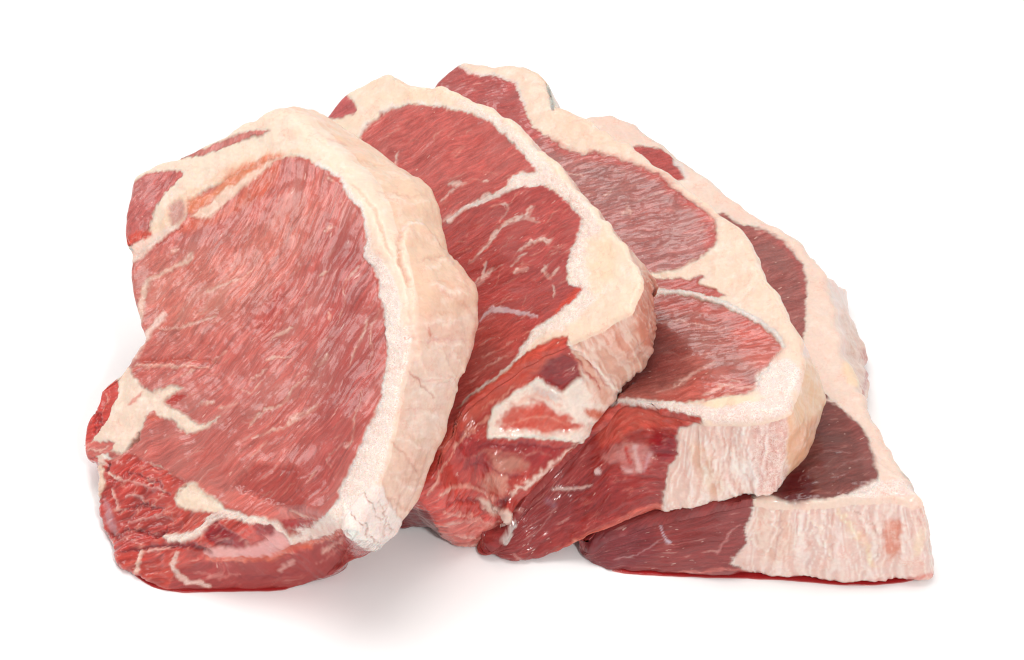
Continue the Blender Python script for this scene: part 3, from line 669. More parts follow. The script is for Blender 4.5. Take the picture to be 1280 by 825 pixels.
# ================================================================== second steak: two muscles with white branching veins
S2 = dict(name='beef_steak', seed=202, n=n2, p0=p2, T=T, re=0.0018, w0=0.55, centre=(600, 330), bulge=0.0008, rag=0.9, NA=1050, NR=180, NS=90,
  label='dark red steak with white branching veins and torn ragged rim, wedged behind the upright steak',
  fat=(245, 220, 197), side_fat=(240, 202, 182), parts=['fat_cap', 'upper_muscle', 'lower_muscle', 'rim_muscle', 'corner_muscle'],
  fibre=linear_fibre((560, 330), (640, 285)),
  outline=[((385,180),), ((400,153),), ((433,117),), ((458,102),), ((482,92),), ((507,104),), ((543,106),), ((576,116),), ((607,132),), ((638,151),), ((665,180),), ((692,197),), ((706,222),), ((733,249),), ((759,283),), ((785,310),), ((801,340), (817,362)),
    ((798,368), (819,405)), ((785,388), (818,443)), ((762,404), (803,468)), ((735,418), (781,491)), ((706,430), (748,528)), ((674,445), (726,557)), ((642,464), (686,598)), ((608,488), (658,627)), ((580,513), (640,650)), ((560,550), (629,673,.004)), ((543,590), (602,683,.001)),
    ((525,610), (575,687,.001)), ((505,615), (549,669,.001)), ((485,612), (535,662,.001)), ((460,595), (508,664,.001)), ((425,540), (480,640,.001)), ((400,450),), ((385,350),), ((380,250),)],
  layers=[
    poly([(560,120),(600,134),(640,160),(672,192),(700,222),(728,248),(752,285),(745,320),(738,345),(765,355),(740,380),(705,412),(675,420),(655,440),(635,458),(590,492),(640,430),(672,400),(700,372),(712,350),(705,330),(710,300),(715,265),(700,240),(660,215),(640,180),(610,150)], (244,226,212), gran=.8, soft=4),
    poly([(730,300),(760,295),(770,340),(745,375),(735,350)], (245,218,188), gran=0, a=.8, soft=6),
    poly([(445,178),(458,159),(478,141),(501,132),(524,130),(567,136),(602,147),(629,167),(648,188),(668,208),(666,215),(641,219),(634,231),(598,251),(563,274),(520,300),(420,330),(420,220)], (194,94,92), lean=1, gran=0, wet=.4, part='upper_muscle', fray=.15, soft=2.2, groove=.08, rim=(240,222,212)),
    poly([(555,277),(585,260),(613,248),(642,235),(660,233),(678,231),(700,245),(715,262),(727,272),(722,290),(712,317),(708,335),(711,355),(720,358),(727,363),(712,378),(690,395),(673,407),(651,435),(640,452),(615,472),(582,497),(560,530),(530,640),(460,640),(400,420),(500,300)], (178,76,76), lean=1, gran=0, wet=.45, part='lower_muscle', fray=.2, soft=2.2, groove=.08, rim=(240,222,212), rim_a=.5),
    poly([(560,275),(640,236),(700,240),(725,275),(712,320),(650,300),(600,320)], (188,84,82), a=.5, soft=20, warp=2),
    poly([(590,410),(640,400),(660,420),(620,465),(570,510)], (186,88,82), a=.5, soft=12),
    poly([(708,372),(722,358),(728,363),(700,392),(690,395)], (206,74,60), soft=3),
    line([(560,276),(585,259),(613,247),(642,233),(655,226)], [4,5,5,5,10], (236,208,198), gran=.4, lean=.2, soft=1.8, h=.1, warp=.6),
    poly([(634,231),(641,219),(666,213),(690,226),(678,231),(655,234)], (242,220,208), gran=.7, lean=.1, soft=2),
    line([(600,401),(607,392),(620,387),(647,391),(672,396)], [3,5,7,6,3], (204,164,170), lean=.6, wet=1, soft=1.6, h=.3),
    poly([(402,146),(429,117),(447,138),(431,147)], (194,94,98), lean=1, part='corner_muscle', soft=2.2),
    poly([(480,120),(560,112),(600,130),(560,126),(500,126)], (247,222,194), a=.6, soft=8),
   ] + veins([([(587,327),(600,316),(611,305),(625,287),(640,276),(656,271),(672,277)], [2,4,5,5,6,6,3]), ([(656,271),(666,258)], [4,2]), ([(667,303),(675,299),(684,302),(690,298)], [2,5,6,2]), ([(627,256),(634,256),(633,265),(627,275)], [3,3.5,3,2]),
     ([(596,354),(607,345),(627,331)], [7,4,1]), ([(604,343),(607,330)], [3,3]), ([(676,338),(682,331)], [4,3]), ([(680,340),(688,345),(695,336)], [5,5,3]), ([(644,339),(655,335)], [5,7]), ([(691,358),(693,370)], [2.5,2]), ([(650,313),(664,302)], [2,4]),
     ([(553,250),(565,238),(578,229)], [2,3,2]), ([(565,231),(580,228)], [5,4]), ([(497,192),(495,205)], [3,2.5]), ([(640,332),(655,318)], [1.5,2]), ([(604,246),(612,242)], [3,2]), ([(602,227),(608,226)], [3,3])], c=(234,202,192)) +
     veins([([(605,445),(620,437),(640,428)], [1.2,2,1.5]), ([(594,466),(622,450)], [1.2,1.5]), ([(610,455),(630,445)], [1.2,1.2]), ([(600,430),(612,424)], [2,2])], c=(226,160,150)) + [
   ] + marbling(8, (440,130,720,490), [(450,180),(520,135),(600,155),(660,210),(590,250),(700,250),(720,280),(705,350),(650,430),(580,490),(560,400),(560,290)], lambda x, y: -0.52, 75) + [
    poly([(604,488),(575,505),(520,540),(430,600),(480,690),(560,610),(580,540)], (176,70,68), lean=1, part='lower_muscle', soft=2, wet=.5),
    # rim
    poly([(709,421),(676,431),(651,447),(633,463),(593,494),(560,530),(500,620),(500,700),(580,700),(640,680),(670,635),(700,600),(735,560),(755,535),(765,512),(735,490),(730,466),(722,446)], (190,64,58), lean=1, wet=.9, part='rim_muscle', zone='*', soft=2, lump=.12),
    poly([(709,421),(676,431),(651,447),(593,495),(560,545),(545,580),(600,520),(636,488),(662,472),(680,462),(695,444)], (200,80,68), lean=1, part='rim_muscle', zone='*', soft=3, wet=.6),
    poly([(674,469),(691,448),(714,446),(728,466),(716,484),(694,486)], (150,36,40), zone='*', soft=5, h=-.8),
    poly([(570,540),(620,552),(700,556),(690,580),(640,590),(580,585)], (160,46,52), zone='*', soft=8, a=.8, warp=2),
    poly([(610,546),(619,508),(640,494),(669,473),(684,480),(702,489),(712,484),(727,472),(745,492),(772,498),(752,532),(737,551),(700,548),(673,545)], (247,229,215), lean=.03, part='fat_cap', zone='*', soft=2.0, h=.6, wet=.7, warp=1.0),
    poly([(620,526),(638,509),(666,500),(692,510),(728,531),(705,540),(680,539),(640,535)], (214,92,78), lean=.5, zone='*', soft=6, h=-.3, warp=2.5),
    poly([(665,480),(690,488),(700,498),(676,496)], (206,192,188), zone='*', soft=4, a=.7),
    poly([(729,508),(757,515),(735,521)], (214,120,96), zone='*', soft=3),
    line([(640,505),(668,494),(700,505)], [1.5,3,1.5], (238,170,150), lean=.2, zone='*', soft=2, warp=1.5, a=.7),
    line([(636,528),(670,520),(712,530)], [1.5,2.5,1.5], (236,160,140), lean=.2, zone='*', soft=2, warp=1.5, a=.7),
    line([(612,545),(640,546),(673,547),(735,551)], [5,5,4,4], (248,232,218), zone='*', soft=1.3, h=.5),
    poly([(615,572),(640,566),(660,576),(648,590),(622,590)], (214,150,134), lean=.6, zone='*', soft=8, warp=2.5, a=.55),
    poly([(600,600),(620,592),(640,600),(622,616)], (222,168,152), lean=.5, zone='*', soft=7, warp=2.5, a=.6),
    line([(738,548),(722,556),(700,572),(681,588),(665,604),(648,612),(630,622)], [5,5,5,6,6,5,4], (236,196,182), lean=.2, gran=.4, zone='*', soft=2.5, h=.4, warp=2, brk=.5),
    line([(690,600),(660,632),(640,656)], [7,7,5], (206,84,74), zone='*', soft=2.5, a=.8),
    poly([(525,626),(543,608),(578,607),(600,612),(618,621),(638,649),(627,667),(614,684),(578,692),(550,674),(545,648)], (206,74,68), lean=.9, wet=.95, zone='*', soft=2, h=.6, lump=.45),
    poly([(546,664),(560,654),(580,648),(602,651),(626,658),(612,690),(578,695),(548,676)], (216,112,106), lean=.7, wet=.7, zone='*', soft=2.5),
    line([(550,618),(568,608),(587,608),(604,614),(618,622)], [3,4,4,3,3], (230,166,152), lean=.4, zone='*', soft=2, h=.5, brk=.3),
    line([(545,652),(570,656),(588,648),(612,652),(628,650)], [3,4,3,4,5], (226,150,140), lean=.4, zone='*', soft=2.2, h=.5, warp=2, brk=.4),
    poly([(596,624),(612,624),(624,640),(610,640)], (230,196,180), lean=.2, zone='*', soft=4),
    line([(620,632),(632,640),(637,652),(629,664)], [5,7,8,6], (234,208,194), lean=.1, zone='*', soft=1.5, h=.9),
    poly([(620,626),(638,618),(632,634)], (128,30,38), zone='*', soft=3, h=-.6),
    line([(560,630),(580,624),(598,630),(610,640)], [3,5,4,2], (168,40,42), zone='*', soft=2.5, h=-.7, warp=2),
    line([(552,640),(575,640),(600,646)], [2,4,2], (232,168,156), lean=.4, zone='*', soft=1.8, h=.5, warp=2, brk=.4),
    line([(570,670),(590,674),(612,668)], [2,3,2], (232,160,150), lean=.4, zone='*', soft=1.8, h=.4, warp=2, brk=.4),
    line([(560,680),(580,684),(600,680)], [2,4,3], (234,176,164), lean=.4, zone='*', soft=1.8, h=.4, warp=2, brk=.3),
    line([(600,560),(640,556),(690,560),(720,556)], [2,4,4,2], (142,34,42), zone='*', soft=2.5, h=-.4, warp=1.5, a=.8),
    line([(575,575),(610,566),(650,564),(690,570)], [1,2,2,1], (204,120,110), lean=.6, zone='*', soft=1.5, warp=1.5, a=.6),
    line([(570,592),(600,580),(640,596),(668,592)], [1,2.5,2.5,1], (150,36,44), zone='*', soft=2, warp=1.5, a=.8, h=-.3),
    line([(585,545),(600,530),(612,520)], [2,3,2], (224,140,122), lean=.5, zone='*', soft=1.8, warp=1.5, h=.3, brk=.3),
    line([(560,575),(575,552),(592,530)], [2,3,2], (228,150,132), lean=.5, zone='*', soft=1.8, warp=1.5, h=.3, brk=.4),
    line([(600,515),(630,495),(655,478)], [1,2,1], (218,130,112), lean=.6, zone='*', soft=1.5, warp=1.5, brk=.4),
    line([(556,578),(542,604),(533,616)], [3,3,2], (226,150,136), lean=.4, zone='*', soft=1.5),
    poly([(500,640),(535,640),(552,672),(520,675),(495,672)], (120,28,32), lean=1, zone='*', soft=2, part='rim_muscle', wet=.05),
    line([(522,640),(535,655),(548,668)], [1,2,1.5], (176,130,128), zone='*', soft=1.2),
    # fat on the rim, folded
    poly([(709,421),(735,410),(765,398),(790,375),(805,330),(830,360),(830,450),(790,495),(770,512),(735,490),(726,462),(720,444)], (240,201,180), lean=0, stri=.9, zone='S', soft=3),
    poly([(800,345),(830,360),(825,440),(805,440),(792,400)], (226,146,120), zone='S', soft=8, a=.7),
    poly([(745,415),(765,405),(790,440),(775,450)], (232,160,134), zone='S', soft=6, a=.6),
    line([(712,428),(728,440),(748,462),(772,488)], [4,5,5,4], (248,230,216), zone='*', soft=1.6, h=.8),
    line([(722,450),(742,476),(752,488)], [3,3,2], (206,96,78), zone='*', soft=2, h=-.5),
    line([(735,452),(760,482)], [3,2], (210,120,98), zone='*', soft=2, h=-.5),
   ])
build_steak(S2)

# ================================================================== third steak
S3 = dict(name='beef_steak', seed=303, n=n3, p0=p3, T=T, re=0.0032, shrink=0.24, w0=0.45, centre=(715, 285), bulge=0.0008, rag=0.7, NA=1050, NR=180, NS=80,
  label='steak with two mauve muscles split by a thin white seam, resting on the flat steak',
  fat=(245, 218, 197), side_fat=(244, 219, 207), parts=['fat_cap', 'upper_muscle', 'lower_muscle', 'corner_muscle', 'rim_muscle', 'fat_seam'],
  fibre=linear_fibre((760, 290), (860, 268)),
  outline=[((540,110),), ((557,90),), ((571,77),), ((590,75),), ((612,80),), ((645,78),), ((667,84),), ((681,97),), ((688,117),), ((690,128),), ((715,139),), ((758,162),), ((784,178),), ((821,201),), ((865,236),), ((904,265),), ((933,290),), ((943,315),), ((972,372),), ((991,401),), ((1002,430), (1020,466)),
    ((1002,455), (1033,496)), ((997,478), (1033,515)), ((990,497), (1013,570)), ((982,512), (984,604)), ((958,520), (966,621)), ((911,525), (926,625)), ((872,521), (870,638)), ((830,511), (815,646)), ((778,500), (756,669)),
    ((750,527,.0440), (731,681)), ((722,553,.0370), (704,691,.005)), ((683,594,.0285), (668,702,.001)), ((655,623,.0215), (648,704,.001)), ((637,648,.016), (628,700,.001)), ((622,672,.010), (616,692,.001)), ((600,672,.008), (596,680,.001)), ((570,560),), ((555,400),), ((540,260),), ((532,160),)],
  layers=[
    poly([(535,112),(548,100),(557,91),(571,81),(592,92),(623,95),(645,106),(653,130),(667,160),(690,180),(690,230),(600,180)], (180,80,80), lean=1, wet=.4, part='corner_muscle', fray=.3, groove=.08),
    line([(571,80),(592,92),(623,94),(645,105),(654,130)], 4, (238,210,200), gran=.5, lean=.2, soft=1.5, a=.8),
    poly([(676,170),(690,175),(709,187),(730,194),(744,191),(778,201),(806,210),(831,224),(843,237),(870,256),(889,270),(894,290),(889,309),(868,325),(840,337),(812,341),(700,340),(600,250)], (176,104,103), lean=1, wet=.35, part='upper_muscle', fray=.15, soft=2.2, groove=.08),
    line([(686,176),(709,189),(730,197),(744,195),(778,204),(806,214),(831,228),(843,242),(870,260),(886,274),(890,292),(884,308)], [12,10,8,10,12,12,14,14,12,14,14,8], (192,82,78), soft=6, a=.75),
    poly([(730,200),(780,215),(810,235),(760,260),(720,240)], (160,100,98), a=.5, soft=14),
    poly([(770,362),(790,350),(807,348),(862,348),(877,343),(881,348),(873,353),(904,367),(899,371),(852,364),(811,362)], (188,88,84), lean=1, part='upper_muscle', soft=1.5),
    poly([(770,372),(813,368),(852,368),(887,376),(912,386),(945,403),(965,419),(975,431),(973,440),(963,449),(959,462),(948,468),(947,482),(935,490),(905,495),(880,500),(850,502),(820,500),(760,503),(690,500),(700,400)], (172,96,91), lean=1, wet=.4, part='lower_muscle', fray=.15, soft=2.2, groove=.08),
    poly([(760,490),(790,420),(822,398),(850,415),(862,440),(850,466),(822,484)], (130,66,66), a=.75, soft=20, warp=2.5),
    poly([(925,398),(952,408),(976,432),(960,462),(935,450),(915,420)], (206,96,88), a=.8, soft=12, warp=2),
    poly([(830,372),(880,378),(930,396),(940,408),(880,392),(820,380)], (190,86,80), a=.7, soft=6),
    poly([(820,492),(868,474),(900,460),(940,480),(930,494),(880,500),(820,500)], (198,100,94), a=.7, soft=6, warp=2),
    line([(800,364),(813,364),(852,365),(879,371),(908,380),(932,392),(953,404),(972,420),(978,432)], [3,4,4,4.5,5,5,5,5,4], (234,214,206), gran=.5, lean=.1, part='fat_seam', soft=1.6, h=.15, warp=.6),
    poly([(950,463),(978,448),(1001,458),(999,476),(985,494),(950,492),(945,482)], (240,222,212), gran=.95, soft=4),
    poly([(760,498),(850,503),(878,506),(951,498),(990,492),(985,518),(958,522),(911,528),(872,522),(830,513),(760,506)], (238,218,208), gran=.9, lean=0, soft=2, zone='*'),
    poly([(876,504),(900,497),(925,494),(951,498),(930,505),(895,509)], (246,222,192), gran=.05, lean=0, soft=2),
    poly([(880,240),(905,266),(935,295),(945,330),(970,380),(960,392),(925,360),(905,340),(900,290)], (246,216,192), a=.6, soft=10),
    poly([(690,130),(760,165),(790,185),(740,180),(700,165)], (244,212,186), a=.6, soft=10),
   ] + veins([([(845,479),(856,474),(868,466),(880,460),(896,454)], [4,5,4,3,1]), ([(822,490),(845,482)], [2,3]), ([(800,404),(830,401),(862,402),(888,408)], [1,2,2,2]), ([(900,481),(920,484),(945,484)], [4,5,4]), ([(905,470),(912,474),(925,478)], [3,3,2]), ([(880,494),(905,484)], [2,3]), ([(905,496),(918,488)],[2,3]),
     ([(757,242),(762,237)], [4,3]), ([(780,268),(788,266)], [4,3]), ([(788,270),(783,255)], [2,2]), ([(795,252),(830,240)], [1.2,1.2]), ([(700,215),(730,222)], [3,2])], c=(224,176,166), a=.7) + [
   ] + marbling(9, (680,180,970,500), [(700,190),(800,212),(880,275),(880,310),(820,335),(820,375),(960,420),(940,475),(800,490),(790,380),(720,260)], lambda x, y: -0.18 if y < 345 else -0.28, 60, c=(206,150,142), a=.4) + [
    # rim: lean tail on one side, ribbed fat on the other
    poly([(740,506),(830,512),(872,521),(877,528),(852,534),(846,548),(848,566),(834,592),(830,625),(829,650),(798,652),(759,675),(700,700),(660,712),(600,705),(600,660),(700,520)], (166,58,58), lean=1, wet=.8, part='rim_muscle', zone='*', soft=2, lump=.3),
    poly([(740,507),(780,507),(830,514),(872,523),(868,532),(830,532),(790,540),(750,560)], (196,80,72), zone='*', soft=5, wet=.6),
    poly([(822,540),(847,546),(841,572),(822,574),(812,560)], (146,20,34), zone='*', soft=6),
    poly([(610,660),(690,612),(760,590),(780,620),(700,670),(640,700),(605,695)], (146,50,54), zone='*', soft=12, a=.7, warp=2),
    line([(684,700),(718,680),(770,657),(806,640),(829,632)], [8,12,12,12,12], (208,100,88), zone='*', soft=4, a=.85, warp=1.5),
    line([(715,676),(726,684),(745,676)], [3,3,3], (226,150,136), zone='*', soft=2, a=.8),
    poly([(749,570),(762,562),(775,556),(795,550),(812,560),(818,574),(806,588),(778,587),(765,574)], (206,132,130), lean=.55, zone='*', soft=5, wet=1, h=.3, warp=2.2, a=.75),
    line([(795,556),(797,572),(801,588)], [4,5,5], (224,186,184), lean=.3, zone='*', soft=2.2, h=.5, wet=1, a=.7),
    line([(814,566),(810,578),(806,590)], [3,4,3], (208,160,170), lean=.3, zone='*', soft=2.2, h=.4, wet=1, a=.6),
    line([(776,584),(790,587)], [3,5], (220,184,186), lean=.3, zone='*', soft=2.2, h=.3, wet=1, a=.6),
    line([(784,560),(788,575)], [5,4], (188,60,58), zone='*', soft=2),
    line([(744,588),(748,590)], [6,6], (226,190,188), lean=.2, zone='*', soft=1.2, h=.3),
    line([(692,613),(706,611),(722,611),(738,607)], [2,3.5,3.5,2], (220,176,168), lean=.3, zone='*', soft=1.2, h=.4),
    line([(686,627),(692,631)], [8,9], (156,92,108), zone='*', soft=3),
    line([(642,694),(652,700),(662,702)], [3,4,3], (196,120,118), zone='*', soft=1.5, lean=.5),
    line([(630,676),(636,668)], [9,9], (222,204,198), lean=.1, zone='*', soft=1.5, h=1.0),
    line([(639,660),(643,653)], [7,6], (216,198,194), lean=.1, zone='*', soft=1.5, h=.9),
    line([(660,680),(675,660),(690,640)], [1.2,1.5,1], (176,100,100), zone='*', soft=1.5, lean=.6),
    poly([(876,527),(911,528),(958,523),(984,516),(990,600),(984,612),(966,630),(926,634),(870,648),(830,650),(832,620),(836,592),(850,566),(847,548),(855,536)], (244,222,210), lean=0, stri=1.0, zone='S', soft=4, warp=.8),
    poly([(835,600),(860,588),(880,620),(880,645),(832,648)], (247,232,220), zone='S', soft=6, a=.8),
    poly([(862,555),(885,560),(905,610),(890,620),(872,590)], (240,208,182), zone='S', soft=6, a=.8),
    poly([(942,530),(984,522),(986,604),(950,618)], (236,196,186), zone='S', soft=4, a=.8, gran=.7),
    line([(928,530),(936,560),(944,590),(946,620)], [4,5,6,5], (250,240,233), zone='S', soft=1.6, h=.6),
line([(884,542),(882,575),(883,615)], [1.7,2.8,1.9], (251,241,234), zone='S', soft=1.8, h=0.35, warp=1.6, brk=.4, a=.8),
    line([(890,537),(891,590)], [1.5,2], (226,160,140), zone='S', soft=1.5, h=-.35, warp=1.6, a=.6),
    line([(896,531),(895,575),(897,607)], [2.9,4.8,3.4], (251,241,234), zone='S', soft=1.8, h=0.46, warp=1.6, brk=.4, a=.8),
    line([(902,546),(904,598)], [1.5,2], (226,160,140), zone='S', soft=1.5, h=-.35, warp=1.6, a=.6),
    line([(905,538),(906,575),(911,606)], [2.7,4.6,3.2], (251,241,234), zone='S', soft=1.8, h=0.58, warp=1.6, brk=.4, a=.8),
    line([(911,535),(915,610)], [1.5,2], (226,160,140), zone='S', soft=1.5, h=-.35, warp=1.6, a=.6),
    line([(914,536),(915,575),(920,605)], [2.7,4.5,3.2], (251,241,234), zone='S', soft=1.8, h=0.39, warp=1.6, brk=.4, a=.8),
    line([(920,555),(924,613)], [1.5,2], (226,160,140), zone='S', soft=1.5, h=-.35, warp=1.6, a=.6),
    line([(928,541),(930,575),(936,602)], [2.8,4.6,3.2], (251,241,234), zone='S', soft=1.8, h=0.55, warp=1.6, brk=.4, a=.8),
    line([(934,545),(939,611)], [1.5,2], (226,160,140), zone='S', soft=1.5, h=-.35, warp=1.6, a=.6),
    line([(938,537),(937,575),(939,615)], [1.9,3.1,2.2], (251,241,234), zone='S', soft=1.8, h=0.38, warp=1.6, brk=.4, a=.8),
    line([(944,552),(946,599)], [1.5,2], (226,160,140), zone='S', soft=1.5, h=-.35, warp=1.6, a=.6),
    line([(952,539),(949,575),(949,627)], [1.9,3.2,2.3], (251,241,234), zone='S', soft=1.8, h=0.53, warp=1.6, brk=.4, a=.8),
    line([(958,541),(958,603)], [1.5,2], (226,160,140), zone='S', soft=1.5, h=-.35, warp=1.6, a=.6),
    line([(962,544),(961,575),(964,605)], [1.9,3.2,2.3], (251,241,234), zone='S', soft=1.8, h=0.37, warp=1.6, brk=.4, a=.8),
    line([(968,543),(970,615)], [1.5,2], (226,160,140), zone='S', soft=1.5, h=-.35, warp=1.6, a=.6),
    line([(974,538),(971,575),(971,616)], [1.6,2.6,1.8], (251,241,234), zone='S', soft=1.8, h=0.46, warp=1.6, brk=.4, a=.8),
    line([(980,550),(980,612)], [1.5,2], (226,160,140), zone='S', soft=1.5, h=-.35, warp=1.6, a=.6),
    line([(915,560),(922,590),(920,622)], [4,5,4], (250,238,228), zone='S', soft=1.6, h=.5),
    poly([(984,512),(992,490),(1002,445),(1025,462),(1045,510),(1015,580),(985,612)], (240,198,162), stri=.3, gran=0, zone='S', soft=3, lean=0),
    poly([(985,540),(1000,530),(1030,522),(1012,574),(988,606)], (232,166,134), zone='S', soft=8, a=.6),
    line([(870,644),(926,630),(968,626),(984,608)], [4,4,4,4], (210,104,88), zone='S', soft=2.5, a=.6),
   ])
build_steak(S3)

